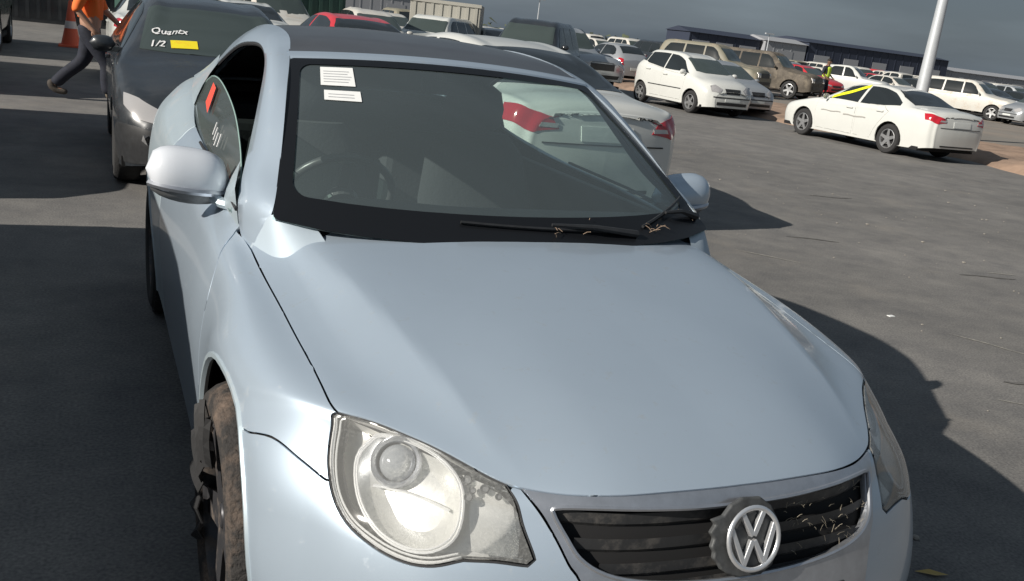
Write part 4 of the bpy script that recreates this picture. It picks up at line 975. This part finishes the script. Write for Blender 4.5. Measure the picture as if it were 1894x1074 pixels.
PICKUP = dict(L=5.2, R=.37, w=.24, dr=.06, ys=[0, .08, .3, .6, 1.0, 1.4, 1.8, 2.2, 2.8, 3.3, 3.45, 3.52, 3.6, 4.2, 4.8, 5.1, 5.2],
    top=[(0, .92), (.08, 1.0), (.3, 1.08), (1.35, 1.16), (1.45, 1.2), (2.0, 1.68), (2.3, 1.75), (3.2, 1.74), (3.45, 1.64), (3.52, 1.16), (5.1, 1.15), (5.2, 1.05)],
    tw=[(0, .55), (.3, .68), (1.4, .70), (2.1, .60), (3.4, .60), (3.55, .80), (5.1, .80), (5.2, .78)],
    bz=[(0, .84), (.3, .98), (1.35, 1.08), (3.4, 1.10), (5.2, 1.02)], bw=[(0, .66), (.3, .80), (1.3, .82), (5.2, .84)],
    W=[(0, .74), (.08, .82), (.3, .87), (5.1, .89), (5.2, .86)], sz=[(0, .42), (.3, .38), (5.2, .46)], ax=(.95, 4.0), mirror=(1.75, 1.18), bulge=.03,
    side_win=[[(1.72, 1.12), (2.05, 1.50), (2.3, 1.64), (2.52, 1.65), (2.50, 1.12)], [(2.58, 1.12), (2.60, 1.65), (3.15, 1.64), (3.28, 1.55), (3.3, 1.14)]],
    screen=[(0, 1.43), (.4, 1.45), (.66, 1.56), (.59, 2.0), (0, 1.97)], rear_win=[(0, 3.455), (.5, 3.455), (.55, 3.50), (0, 3.50)],
    head=[[(.44, .88), (.66, .90), (.72, .72), (.46, .72)]], tail_wrap=[[(.86, 5.12, .98), (.82, 5.22, .98), (.82, 5.22, .70), (.87, 5.12, .70)]],
    front=[([(0, .88), (.40, .88), (.40, .70), (0, .70)], 'black_trim', 'grille'), ([(0, .58), (.6, .58), (.55, .48), (0, .48)], 'black_trim', 'air_intake')],
    doors=[[(1.58, 1.05), (2.52, 1.10), (2.54, .8), (2.52, .48), (1.62, .48)], [(2.56, 1.10), (3.40, 1.11), (3.42, .8), (3.38, .48), (2.56, .48)]], handles=[(2.35, .98), (3.22, .98)])
SUV = dict(L=4.75, R=.37, w=.24, dr=.07, ys=[0, .08, .3, .6, 1.0, 1.35, 1.7, 2.1, 2.8, 3.5, 4.1, 4.45, 4.65, 4.75],
    top=[(0, .95), (.08, 1.04), (.3, 1.10), (1.2, 1.20), (1.3, 1.24), (1.85, 1.72), (2.15, 1.82), (4.2, 1.82), (4.5, 1.70), (4.7, 1.2), (4.75, 1.0)],
    tw=[(0, .56), (.3, .70), (1.3, .72), (1.9, .63), (4.2, .62), (4.75, .62)],
    bz=[(0, .86), (.3, 1.0), (1.3, 1.11), (4.4, 1.14), (4.75, .98)], bw=[(0, .68), (.3, .82), (1.3, .85), (4.4, .84), (4.75, .76)],
    W=[(0, .76), (.08, .84), (.3, .90), (4.3, .92), (4.75, .82)], sz=[(0, .40), (.3, .34), (4.75, .42)], ax=(.9, 3.65), mirror=(1.65, 1.22), bulge=.03,
    side_win=[[(1.60, 1.15), (1.9, 1.52), (2.15, 1.68), (2.45, 1.69), (2.43, 1.15)], [(2.5, 1.15), (2.52, 1.69), (3.35, 1.69), (3.36, 1.16)], [(3.44, 1.16), (3.43, 1.69), (4.1, 1.66), (4.3, 1.4), (4.32, 1.18)]],
    screen=[(0, 1.27), (.4, 1.29), (.68, 1.40), (.61, 1.84), (0, 1.81)], rear_win=[(0, 4.46), (.52, 4.47), (.56, 4.64), (0, 4.66)],
    head=[[(.46, .92), (.68, .94), (.74, .76), (.48, .76)]], tail_wrap=[[(.84, 4.66, 1.25), (.76, 4.76, 1.2), (.76, 4.78, .85), (.84, 4.7, .85)]],
    front=[([(0, .92), (.42, .92), (.42, .74), (0, .74)], 'black_trim', 'grille'), ([(0, .60), (.6, .60), (.55, .48), (0, .48)], 'black_trim', 'air_intake')],
    doors=[[(1.45, 1.08), (2.44, 1.13), (2.46, .8), (2.44, .42), (1.5, .42)], [(2.48, 1.13), (3.36, 1.14), (3.30, .8), (3.16, .46), (2.48, .42)]], handles=[(2.28, 1.0), (3.18, 1.0)])
def place(o, x, y, rz): o.location = (x, y, 0); o.rotation_euler = (0, 0, R(rz)); return o

# ------------------------------------------------------------------ near neighbours
cam1 = make_car('saloon_car', 'white saloon with red tail lights close behind the silver blue coupe on the right', 'car', SEDAN, 'white', detail=2, step=.2)
place(cam1, 2.39, 7.62, 185); cam1.scale = (.98, .98, .98)
hatch = make_car('hatchback_car', 'charcoal hatchback parked nose first behind the coupe with white marker writing on its windscreen', 'car', HATCH, 'charcoal', detail=2, step=.2, wheelmat='alloy_dark')
place(hatch, -.16, 5.98+1.875, 0)
# writing and sticker on its windscreen
I_h = Inv(gen_net(HATCH)); N_h = gen_net(HATCH)
def scr(x, y, off=.012):
    P, n_, _, _ = surf(N_h, *I_h.near((abs(x), y, ip(y, HATCH['top'])), (1, 1, .02))); p, q = P[0], n_[0]; sg = -1 if x < 0 else 1
    return (sg*(p[0]+q[0]*off), p[1]+q[1]*off-HATCH['L']/2, p[2]+q[2]*off)
def text_on(txt, x0, y0, size, name, parent, asp=1.0):
    cu = bpy.data.curves.new(name, 'FONT'); cu.body = txt; cu.size = 1; cu.shear = .3; cu.offset = .012; o = bpy.data.objects.new('tmp', cu); col.objects.link(o)
    dg = bpy.context.evaluated_depsgraph_get(); me = bpy.data.meshes.new_from_object(o.evaluated_get(dg)); bpy.data.objects.remove(o)
    vs = [scr(x0+(v.co.x+.05*math.sin(v.co.y*7+v.co.x*2.1))*size*asp, y0+(v.co.y+.09*math.sin(v.co.x*3.1)+.03*math.sin(v.co.x*11))*size*1.3) for v in me.vertices]; fs = [tuple(p.vertices) for p in me.polygons]
    return link_mesh(name, vs, fs, M['chalk'], parent, smooth=False)
text_on('Quantx', -.52, 1.27, .085, 'marker_writing', hatch, 1.1)
text_on('1/2', -.54, 1.09, .095, 'marker_writing', hatch)
MB().grid([[scr(x, y, .010) for x in np.linspace(-.37, -.16, 5)] for y in (1.07, 1.13, 1.185)]).build('yellow_sticker', M['yellow_st'], hatch)
# row to the left: the shade on the left comes from these
bigs = dict(SUV); 
suvA = make_car('estate_vehicle', 'tall silver four-wheel drive just out of frame on the left, beside the coupe', 'car', SUV, 'silver', detail=0, group=None)
place(suvA, -3.56, 1.87, 0); suvA.scale = (1, 1.25, 1)
suvB = copy_tree(suvA, swap={'silver_car_paint': 'white'}); suvB.scale = (1, .98, 1); suvB['label'] = 'tall white four-wheel drive in the left row, second from the camera'; place(suvB, -3.60, 8.05, 0)
suvC = copy_tree(suvA); suvC.scale = (1, .96, .95); suvC['label'] = 'silver four-wheel drive cut by the left picture edge'; place(suvC, -3.50, 14.2, 0)
suvD = copy_tree(suvA, swap={'silver_car_paint': 'charcoal'}); suvD.scale = (1, .98, 1); suvD['label'] = 'dark four-wheel drive behind the silver one at the left picture edge'; place(suvD, -3.55, 20.2, 0)
cam3 = copy_tree(cam1); cam3['label'] = 'white saloon at upper left with its red tail light beside the striding worker'; place(cam3, .03, 14.55+2.41, 180)
cam4 = copy_tree(cam1, swap={'white_car_paint': 'red'}); cam4['label'] = 'red saloon whose roof shows above the charcoal coupe roof'; place(cam4, 3.0, 15.6, 184)
cam5 = copy_tree(cam1); cam5['label'] = 'white saloon left of the red saloon, seen above the coupe roof'; place(cam5, .95, 12.6+2.5, 180); cam5.location = (2.05, 21.5, 0)
# ------------------------------------------------------------------ across the road
cam2 = copy_tree(cam1); cam2['label'] = 'white saloon with yellow marker strokes on its side window, parked by the red dirt'; place(cam2, 14.12, 13.8, 180); cam2.scale = (.9, .9, .9)
mpv = make_car('compact_van', 'white compact people carrier with black side strip, parked nose towards the road', 'car', MPV, 'white', detail=2, step=.2)
place(mpv, 13.38, 19.65, 2); mpv.scale = (.93, .97, .93)
# yellow strokes and scuffs on the saloon
N_s = gen_net(SEDAN); I_s = Inv(N_s)
def sd(y, z, sx=-1, off=.012):
    P, n_, _, _ = surf(N_s, *I_s.near((.8, y, z), (.04, 1, 1))); p, q = P[0]+n_[0]*off, n_[0]; return (sx*p[0], p[1]-2.41, p[2])
def stroke(y0, z0, y1, z1, w, name, m, parent, sx):
    G = []
    for f in np.linspace(0, 1, 9): G.append([sd(y0+(y1-y0)*f, z0+(z1-z0)*f+w*k+.008*math.sin(f*9), sx) for k in (-.5, .5)])
    return MB().grid(G).build(name, M[m], parent)
stroke(1.72, 1.02, 2.66, 1.37, .075, 'yellow_marker_stroke', 'yellow', cam2, 1)
M['scuff'] = mat('grey_scuff', (.32, .31, .29), .8)
stroke(1.55, .70, 2.2, .71, .02, 'scuff_mark', 'scuff', cam2, 1); stroke(2.3, .68, 3.0, .685, .025, 'scuff_mark', 'scuff', cam2, 1)
pick = make_car('pickup_truck', 'white double cab pickup behind the worker in the lime vest', 'pickup', PICKUP, 'white', detail=1, step=.3)
place(pick, 39.8, 42.0, 32)
silv = copy_tree(mpv, swap={'white_car_paint': 'silver'}); silv['label'] = 'silver compact car tucked behind the white people carrier'; silv.name = 'compact_car'; place(silv, 15.0, 20.7, 4); silv.scale = (.9, .95, .86)
pk2 = copy_tree(pick, swap={'white_car_paint': 'silver'}); pk2['label'] = 'silver pickup behind the dark boot of the near white saloon, facing the road'; place(pk2, 11.6, 24.3, 4)
suvE = copy_tree(suvA, swap={'silver_car_paint': 'charcoal'}); suvE.scale = (1, 1, 1); suvE['label'] = 'dark four-wheel drive side on, left of the silver pickup'; place(suvE, 9.3, 21.0, -38)
suvF = copy_tree(suvA, swap={'silver_car_paint': 'white'}); suvF.scale = (1, .95, .9); suvF['label'] = 'white four-wheel drive showing beside the grey box body'; place(suvF, 9.0, 28.0, -40)
crA = copy_tree(suvA, swap={'silver_car_paint': 'khaki'}); crA.scale = (1, 1, 1.05); crA['label'] = 'dusty khaki four-wheel drive right of the white people carrier'; place(crA, 22.6, 31.6, 30)
crB = copy_tree(suvA, swap={'silver_car_paint': 'rust'}); crB.scale = (1, 1.02, 1.04); crB['label'] = 'burnt rusty four-wheel drive left of the worker in the lime vest'; place(crB, 26.3, 32.6, 28)
suvG = copy_tree(suvA, swap={'silver_car_paint': 'white_dusty'}); suvG.scale = (1, .95, .95); suvG['label'] = 'dusty white four-wheel drive behind the white saloon boot, right of the lamp pole'; place(suvG, 37.0, 30.8, 25)
htR = copy_tree(mpv, swap={'white_car_paint': 'silver'}); htR['label'] = 'silver car cut by the right picture edge'; htR.name = 'compact_car'; place(htR, 37.6, 27.3, -100)
# lamp pole
pole = thing('lamp_pole', 'thick pale galvanised lamp pole rising out of the top of the picture', 'pole', (18.9, 17.1, 0))
MB().lathe([(.17, 0), (.165, 1.1), (.125, 3.8), (.07, 9)], None, 20).build('pole_shaft', M['pole'], pole, smooth=True)
MB().lathe([(.34, 0), (.34, .05), (.25, .07)], None, 20).build('base_flange', M['pole'], pole)
MB().tube([(0, 0, 8.9), (-.6, 0, 9.3), (-1.5, 0, 9.4)], .05, 8).build('lamp_arm', M['pole'], pole); MB().box((-2.1, -.14, 9.34), (-1.4, .14, 9.46)).build('lamp_head', M['pole'], pole, bevel=.03)

# ------------------------------------------------------------------ dirt verge
def dirt_strip():
    random.seed(11); G = []
    from mathutils import noise
    for i in range(120):
        y = 6+i*.25; row = []
        for j in range(50):
            f = j/49; x0 = 15.15+.35*noise.noise((y*.55, 1, 0))+(.25 if y < 14 else 0)-(max(0, 12.5-y)*.35); x = x0+f*9
            h = .02+.26*math.exp(-((f*9-.9)/.75)**2)*(.6+.7*noise.noise((x*.8, y*.8, 2)))+.05*noise.noise((x*3, y*3, 5))*(1 if f > .02 else 0)
            if f == 0: h = -.02
            if f > .75: h = .012*(1-f)*4-.01+.03*max(0, noise.noise((x, y, 9)))*(1-f)*4
            row.append((x, y, max(h, -.02)))
        G.append(row)
    return MB().grid(G, flip=True).build('dirt_verge', M['dirt'], smooth=True, angle=180)
tag(dirt_strip(), kind='structure')
yd = MB().grid([[(x, y, .004) for x in (20, 60, 120, 400)] for y in (-40, 20, 60, 140)], flip=True)
M['yard'] = mat('dusty_yard', (.19, .175, .155), .95, noise=.3, nscale=.12, dirt=(.27, .225, .185), dscale=.35, dlo=.4, dhi=.7)
tag(yd.build('yard_ground', M['yard']), kind='structure')

# ------------------------------------------------------------------ packed rows farther off
def joined(root, name):
    vs = []; fs = []; fm = []; mats = []
    def rec(o, T):
        T = T @ Matrix.LocRotScale(o.location, o.rotation_euler, o.scale)
        if o.type == 'MESH':
            k = len(vs); m_ = o.data.materials[0]
            if m_ not in mats: mats.append(m_)
            vs.extend(tuple(T @ v.co) for v in o.data.vertices)
            for p in o.data.polygons: fs.append(tuple(k+i for i in p.vertices)); fm.append(mats.index(m_))
        for c in o.children: rec(c, T)
    for c in root.children: rec(c, Matrix.Identity(4))
    me = bpy.data.meshes.new(name); me.from_pydata(vs, [], fs)
    for m_ in mats: me.materials.append(m_)
    me.polygons.foreach_set('material_index', np.array(fm, dtype=np.int32)); me.polygons.foreach_set('use_smooth', [True]*len(fs)); me.update()
    me.set_sharp_from_angle(angle=R(35)); return me
protos = {}
for key, sp_ in (('saloon', SEDAN), ('hatchback', HATCH), ('pickup', PICKUP), ('four-wheel drive', SUV), ('people carrier', MPV)):
    o = make_car('tmp', 'tmp', 'car', sp_, 'white', detail=0, step=.5); me = joined(o, 'far_'+key.replace(' ', '_').replace('-', '_'))
    for c in list(o.children_recursive): bpy.data.objects.remove(c)
    bpy.data.objects.remove(o)
    for cn, mk in (('white', 'white_dusty'), ('silver', 'silver'), ('dark', 'charcoal'), ('red', 'red'), ('blue', 'blue'), ('khaki', 'khaki')):
        m2 = me.copy()
        for i, mm in enumerate(m2.materials):
            if mm.name == 'white_car_paint': m2.materials[i] = M[mk]
        protos[(key, cn)] = m2
def px_of(x, y, z):
    d = Vector((x, y, z))-Vector(CAM); w = d.dot(fw); return 947+FPX*d.dot(rt2)/w, 537-FPX*d.dot(up2)/w
taken = [(o.location.x, o.location.y) for o in bpy.data.objects if o.parent is None and o.get('category') in ('car', 'pickup')]
random.seed(21); nfar = 0
kinds = ['saloon', 'hatchback', 'pickup', 'four-wheel drive', 'people carrier']; cols_ = ['white']*6+['silver']*3+['dark']*3+['red', 'blue', 'khaki']
for ry, (yy, dx, rot) in enumerate([(24, 2.6, 3), (30, 2.5, 178), (36.5, 2.5, 4), (43, 2.5, 182), (50, 2.5, 0), (57.5, 2.6, 180), (66, 2.7, 3), (76, 3.0, 180), (88, 3.4, 0), (102, 4.2, 178)]):
    x = -14-yy*.2
    while x < 150:
        x += dx+random.uniform(0, .35)
        if random.random() < .05: x += dx
        X, Y = x, yy+random.uniform(-.5, .5)+x*.10
        if Y < 27 and 12 < X < 70: continue
        if Y < 32 and -4.2 < X < .6: continue
        if X > 18 and math.hypot(X, Y) < 51: continue      # open ground round the workers
        p = px_of(X, Y, .8)
        if not (-40 < p[0] < 1930): continue
        if any((X-a)**2+(Y-b)**2 < (3.1)**2 for a, b in taken): continue
        k = random.choices(kinds, [3, 3, 2, 2.5, 1])[0]; c = random.choice(cols_)
        o = bpy.data.objects.new({'saloon': 'saloon_car', 'hatchback': 'hatchback_car', 'pickup': 'pickup_truck', 'four-wheel drive': 'estate_vehicle', 'people carrier': 'compact_van'}[k], protos[(k, c)]); col.objects.link(o)
        o.location = (X, Y, 0); o.rotation_euler = (0, 0, R(rot+random.uniform(-5, 5)))
        tag(o, f'{c} {k} far off in the packed rows of parked vehicles', 'pickup' if k == 'pickup' else 'car', f'{c} {k}s in the far rows'); nfar += 1
print('far cars', nfar)

# ------------------------------------------------------------------ boxes, containers, buildings
def boxy(name, label, cat, x, y, rz, w, d, h, m, ribs=True, z0=0):
    t = thing(name, label, cat, (x, y, 0), R(rz))
    MB().box((-w/2, -d/2, z0), (w/2, d/2, z0+h)).build('wall', M[m], t, bevel=.02)
    if ribs:
        mb = MB(); n = int(w/.3)
        for i in range(n):
            xx = -w/2+.15+i*.3
            mb.box((xx-.05, -d/2-.03, z0+.12), (xx+.05, -d/2+.01, z0+h-.12))
        tag(mb.build('corrugation', M[m], t), kind='stuff')
        MB().box((-w/2-.02, -d/2-.04, z0+h-.1), (w/2+.02, -d/2+.02, z0+h+.01)).build('top_rail', M[m], t)
        MB().box((-w/2-.02, -d/2-.04, z0), (w/2+.02, -d/2+.02, z0+.1)).build('bottom_rail', M[m], t)
    return t
boxy('site_box', 'grey beige box body between the white and the dark four-wheel drives', 'container', 10.3, 30.5, -25, 2.4, 2.2, 2.15, 'beige')
boxy('shipping_container', 'dark green container at the top left, above the coupe roof', 'container', 2.6, 27.5, 5, 6.0, 2.4, 2.6, 'green_box')
boxy('shipping_container', 'long dark grey container at the top beside the green one', 'container', -3.5, 33, 3, 7.0, 2.4, 2.6, 'charcoal')
def bldg(name, label, x0, x1, y, d, h, m, rz=0, doors=0):
    t = thing(name, label, 'building', ((x0+x1)/2, y, 0), R(rz)); w = x1-x0
    MB().box((-w/2, 0, 0), (w/2, d, h)).build('wall', M[m], t)
    MB().add([(-w/2-.3, -.4, h), (w/2+.3, -.4, h), (w/2+.3, d/2, h+.9), (-w/2-.3, d/2, h+.9), (-w/2-.3, d+.4, h), (w/2+.3, d+.4, h)], [(0, 1, 2, 3), (3, 2, 5, 4), (0, 3, 4), (1, 5, 2)]).build('roof', M[m], t)
    for k in range(doors):
        xx = -w/2+w*(k+.5)/doors; MB().box((xx-2, -.06, 0), (xx+2, .0, 3.6)).build('roller_door', M['grey_bldg'], t)
    mb = MB()
    for k in range(int(w/2.2)): mb.box((-w/2+k*2.2, -.05, 0), (-w/2+k*2.2+.25, .0, h-.05))
    tag(mb.build('cladding_rib', M[m], t), kind='stuff')
    return t
bldg('warehouse', 'navy warehouse on the horizon, left of the pale one', 103.5, 120.5, 152, 8, 5.0, 'navy_bldg', 0, 3)
bldg('warehouse', 'pale grey warehouse between the two navy ones', 121, 131.5, 151, 8, 5.2, 'grey_bldg', 0, 1)
bldg('warehouse', 'long navy warehouse on the horizon left of the lamp pole', 132, 172, 151, 14, 5.9, 'navy_bldg', 0, 5)
bldg('warehouse', 'low grey warehouse on the horizon right of the lamp pole', 173, 214, 153, 14, 3.9, 'grey_bldg', 0, 4)
bldg('warehouse', 'low grey sheds far off above the white four-wheel drive', 40, 62, 190, 20, 5.5, 'grey_bldg', 0, 2)
bldg('warehouse', 'long low navy shed on the horizon at the top centre', 62, 90, 240, 20, 4.2, 'navy_bldg', 0, 0)
tree = MB()
random.seed(4)
for i in range(900):
    x = random.uniform(-60, 420); y = 290+random.uniform(-6, 6); z = random.uniform(0, 3.2); s_ = random.uniform(.6, 2)
    a = Vector((random.uniform(-1, 1), random.uniform(-1, 1), random.uniform(-.6, .8)))*s_; b = Vector((random.uniform(-1, 1), random.uniform(-1, 1), random.uniform(-.6, .8)))*s_
    c = Vector((x, y, z)); tree.add([c-a, c+a+b*.3, c+b], [(0, 1, 2)])
tag(tree.build('far_scrub', M['scrub']), kind='stuff')
def mast(x, y, h, label):
    t = thing('light_mast', label, 'pole', (x, y, 0)); MB().lathe([(.12, 0), (.06, h)], None, 8).build('shaft', M['pole'], t); MB().box((-.8, -.15, h-.2), (.8, .15, h)).build('lamp_bar', M['pole'], t)
mast(56, 120, 6.0, 'thin light mast on the horizon above the silver pickup'); mast(95, 118, 5.5, 'thin light mast on the horizon behind the lime vested worker')

# ------------------------------------------------------------------ cones
def cone_obj(x, y, h, label):
    t = thing('traffic_cone', label, 'cone', (x, y, 0)); r = h*.2
    MB().box((-r*1.25, -r*1.25, 0), (r*1.25, r*1.25, h*.05)).build('base', M['cone'], t, bevel=.01)
    MB().lathe([(r, h*.05), (r*.62, h*.42), (r*.2, h*.97), (r*.12, h), (0, h)], None, 18).build('cone_body', M['cone'], t, smooth=True)
    MB().lathe([(r*.66, h*.40), (r*.42, h*.66)], None, 18).build('reflective_band', M['cone_w'], t, smooth=True)
    MB().lathe([(r*.34, h*.76), (r*.26, h*.86)], None, 18).build('reflective_band', M['cone_w'], t, smooth=True)
cone_obj(-1.52, 22.0, 1.0, 'tall faded orange cone behind the striding worker')
cone_obj(5.45, 17.2, .75, 'small orange cone above the near edge of the coupe roof'); bpy.data.objects['traffic_cone.001'].location.z = 0

# ------------------------------------------------------------------ people
def skin_mesh(name, m, parent, nodes, edges, root=0, sub=2):
    """nodes: (co, radius)"""
    me = bpy.data.meshes.new(name); me.from_pydata([n[0] for n in nodes], edges, []); me.materials.append(m)
    o = bpy.data.objects.new(name, me); col.objects.link(o); o.parent = parent
    bm = bmesh.new(); bm.from_mesh(me); lay = bm.verts.layers.skin.verify()
    for i, v in enumerate(bm.verts):
        r = nodes[i][1]; r = r if isinstance(r, tuple) else (r, r); v[lay].radius = r
        if i == root: v[lay].use_root = True
    bm.to_mesh(me); bm.free()
    s_ = o.modifiers.new('skin', 'SKIN'); s_.use_smooth_shade = True
    q = o.modifiers.new('sub', 'SUBSURF'); q.levels = q.render_levels = sub
    return o
def person(label, x, y, rz, skin, shirt, trouser, legs, arms, vest=None, hat=None, shorts=False):
    """local frame: faces -Y. legs: two of (knee, ankle); arms: two of (elbow, wrist)"""
    t = thing('person', label, 'person', (x, y, 0), R(rz)); J = [((0, 0, .95), .125), ((0, -.01, 1.15), (.13, .12)), ((0, -.02, 1.34), (.17, .12)), ((0, -.01, 1.47), .075), ((0, -.02, 1.54), .055), ((0, -.04, 1.63), .085), ((0, -.04, 1.72), .08)]
    E_ = [(0, 1), (1, 2), (2, 3), (3, 4), (4, 5), (5, 6)]
    for sx, (k, a) in zip((-1, 1), legs):
        i = len(J); k, a = Vector(k), Vector(a)
        J += [((sx*.10, 0, .90), .095), (tuple(k), .058), (tuple((k+a)/2+Vector((0, .02, 0))), .056), (tuple(a), .038), (tuple(a+Vector((0, -.13, -.05))), .035)]
        E_ += [(0, i), (i, i+1), (i+1, i+2), (i+2, i+3), (i+3, i+4)]
    for sx, (e, w) in zip((-1, 1), arms):
        i = len(J); e, w = Vector(e), Vector(w); h = (w-e).normalized()
        J += [((sx*.19, 0, 1.42), .06), (tuple(e), .042), (tuple(w), .028), (tuple(w+h*.06), .034)]
        E_ += [(2, i), (i, i+1), (i+1, i+2), (i+2, i+3)]
        # five fingers
        side = h.cross(Vector((1, 0, 0))).normalized(); base = w+h*.085
        for q, (o_, l_) in enumerate(((-.027, .062), (-.009, .075), (.009, .07), (.026, .055))):
            b_ = len(J); p0 = base+side*o_; J += [(tuple(p0), .0095), (tuple(p0+h*l_*.5+Vector((-sx*.006, 0, 0))), .009), (tuple(p0+h*l_+Vector((-sx*.022, 0, 0))), .0075)]
            E_ += [(i+3, b_), (b_, b_+1), (b_+1, b_+2)]
        b_ = len(J); p0 = w+h*.03-side*.035; J += [(tuple(p0), .012), (tuple(p0+h*.04-side*.02), .010)]; E_ += [(i+3, b_), (b_, b_+1)]
    body = skin_mesh('body', M[skin], t, J, E_)
    # trousers, shirt, boots follow the same joints, a little thicker
    T_ = [((0, 0, 1.0), (.155, .125)), ((0, 0, .93), (.15, .13))]; TE = [(0, 1)]
    for sx, (k, a) in zip((-1, 1), legs):
        i = len(T_); k, a = Vector(k), Vector(a); end = k.lerp(a, .08) if shorts else k.lerp(a, .93)
        T_ += [((sx*.105, .01, .84), .115)]+[(tuple(k), .085)]+([(tuple(k.lerp(a, .5)+Vector((0, .02, 0))), .078)] if not shorts else [])+[(tuple(end), .075)]
        TE += [(1, i)]+[(j, j+1) for j in range(i, len(T_)-1)]
    skin_mesh('trousers', M[trouser], t, T_, TE, 1)
    S_ = [((0, 0, 1.02), (.165, .135)), ((0, -.01, 1.2), (.175, .14)), ((0, -.02, 1.38), (.19, .135)), ((0, -.01, 1.46), (.10, .09))]; SE = [(0, 1), (1, 2), (2, 3)]
    for sx, (e, w) in zip((-1, 1), arms):
        i = len(S_); e, w = Vector(e), Vector(w); S_ += [((sx*.20, 0, 1.42), .08), (tuple(e), .06), (tuple(e.lerp(w, .12)), .056)]; SE += [(2, i), (i, i+1), (i+1, i+2)]
    skin_mesh('shirt', M[shirt], t, S_, SE, 1)
    for sx, (k, a) in zip((-1, 1), legs):
        a = Vector(a); skin_mesh('boot', M['boot'], t, [(tuple(a+Vector((0, .0, .10))), .055), (tuple(a), .052), (tuple(a+Vector((0, -.06, -.045))), .045), (tuple(a+Vector((0, -.17, -.055))), .038)], [(0, 1), (1, 2), (2, 3)])
    if vest:
        skin_mesh('vest', M[vest], t, [((0, 0, 1.0), (.18, .15)), ((0, -.01, 1.2), (.19, .155)), ((0, -.02, 1.40), (.20, .145)), ((0, -.01, 1.45), (.12, .10))], [(0, 1), (1, 2), (2, 3)], 1)
    # face: nose, eyes, ears, hair or cap
    MB().lathe([(.0, .03), (.012, .012), (.016, -.012), (.0, -.02)], Matrix.Translation((0, -.128, 1.645)), 8).build('nose', M[skin], t, smooth=True)
    for sx in (-1, 1):
        MB().lathe([(.011*math.cos(a), .011*math.sin(a)) for a in np.linspace(-math.pi/2, math.pi/2, 6)], Matrix.Translation((sx*.032, -.118, 1.675)), 8).build('eye', M['hair'], t, smooth=True)
        MB().box((sx*.083-.006, -.045, 1.62), (sx*.083+.006, -.01, 1.68)).build('ear', M[skin], t, bevel=.006)
    MB().lathe([(.097*math.cos(a), .10*math.sin(a)) for a in np.linspace(.0, math.pi/2, 8)], Matrix.Translation((0, -.03, 1.69)), 20).build('cap' if hat else 'hair', M[hat or 'hair'], t, smooth=True)
    return t
# striding worker: walks towards the right of the picture, rear foot trailing
w1 = person('worker in an orange shirt and navy trousers striding right beside the charcoal hatchback', -1.13, 11.9, 82, 'skin_l', 'orange', 'navy',
       [((-.09, -.19, .50), (-.09, -.20, .09)), ((.10, .08, .50), (.10, .42, .14))], [((-.25, .10, 1.14), (-.24, -.06, .92)), ((.26, -.10, 1.15), (.22, -.28, .97))])
person('worker in a lime vest and dark shorts standing on open ground before the white pickup', 29.0, 31.8, 20, 'skin', 'navy', 'navy',
       [((-.11, -.03, .50), (-.13, .02, .09)), ((.12, -.05, .50), (.15, -.04, .09))], [((-.27, .02, 1.16), (-.22, -.16, 1.0)), ((.27, .02, 1.16), (.23, -.16, 1.02))], vest='hivis', shorts=True).scale = (1.15, 1.15, 1.06)
w1.scale = (1.14, 1.14, 1.0)


# ------------------------------------------------------------------ litter and marks on the asphalt near the coupe
random.seed(9)
M['mark_w'] = mat('faded_paint_mark', (.36, .34, .30), .9, noise=.4, nscale=30)
M['mark_d'] = mat('asphalt_patch_mark', (.12, .115, .108), .85, noise=.4, nscale=12)
def smear(x, y, dx, dy, w, m, name='scuffed_line'):
    d = Vector((dx, dy, 0)); n_ = Vector((-dy, dx, 0)).normalized(); L_ = []
    K = 14
    for i in range(K+1):
        f = i/K; c = Vector((x, y, .004))+d*f+n_*w*.6*math.sin(f*7+x); ww = w*(.25+.75*math.sin(math.pi*f))*random.uniform(.6, 1.3); L_.append([tuple(c-n_*ww), tuple(c+n_*ww)])
    tag(MB().grid(L_, flip=True).build(name, m), kind='structure')
for a in ((4.62, 5.25, .45, -.20, .022, 'mark_d'), (3.65, 4.75, .35, -.42, .008, 'mark_w'), (3.78, 2.68, .16, -.30, .007, 'mark_w'), (3.9, 2.45, .15, -.33, .006, 'mark_w'), (5.4, 4.0, .5, -.15, .02, 'mark_d'), (5.8, 4.05, .25, -.08, .008, 'mark_w'), (3.35, 1.95, .2, -.1, .02, 'mark_d'), (6.8, 7.4, .6, -.1, .03, 'mark_d'), (3.05, 1.75, .25, -.2, .006, 'mark_w'), (8, 5, .9, .2, .02, 'mark_d')):
    smear(*a[:5], M[a[5]])
def pebble(x, y, r, m, label=None):
    mb = MB(); mb.lathe([(0, 0), (r, r*.2), (r*.8, r*.7), (0, r*.9)], Matrix.Translation((x, y, .0)) @ Matrix.Scale(random.uniform(.6, 1), 4, (1, 0, 0)), 7); return mb
mb = MB()
for i in range(520):
    x = random.uniform(1.2, 12); y = random.uniform(-.5, 12); r = random.uniform(.003, .010)*(1.8 if random.random() < .06 else 1)
    mb.lathe([(0, 0), (r, r*.2), (r*.8, r*.6), (0, r*.8)], Matrix.Translation((x, y, .001)), 5)
tag(mb.build('loose_grit', mat('grit', (.27, .25, .22), .9)), kind='stuff')
lf = MB().add([(0, 0, .004), (.05, -.012, .012), (.10, -.05, .006), (.045, -.045, .010)], [(0, 3, 2, 1)]).build('dry_leaf', M['grass']); lf.location = (1.26, .63, 0); tag(lf, 'small dry yellow leaf on the shaded asphalt at the bottom right', 'leaf')
pc = MB().box((0, 0, 0), (.045, .03, .004)).build('paper_scrap', M['paper']); pc.location = (3.62, 3.02, .001); tag(pc, 'tiny white scrap of paper on the sunlit asphalt right of the bonnet', 'litter')
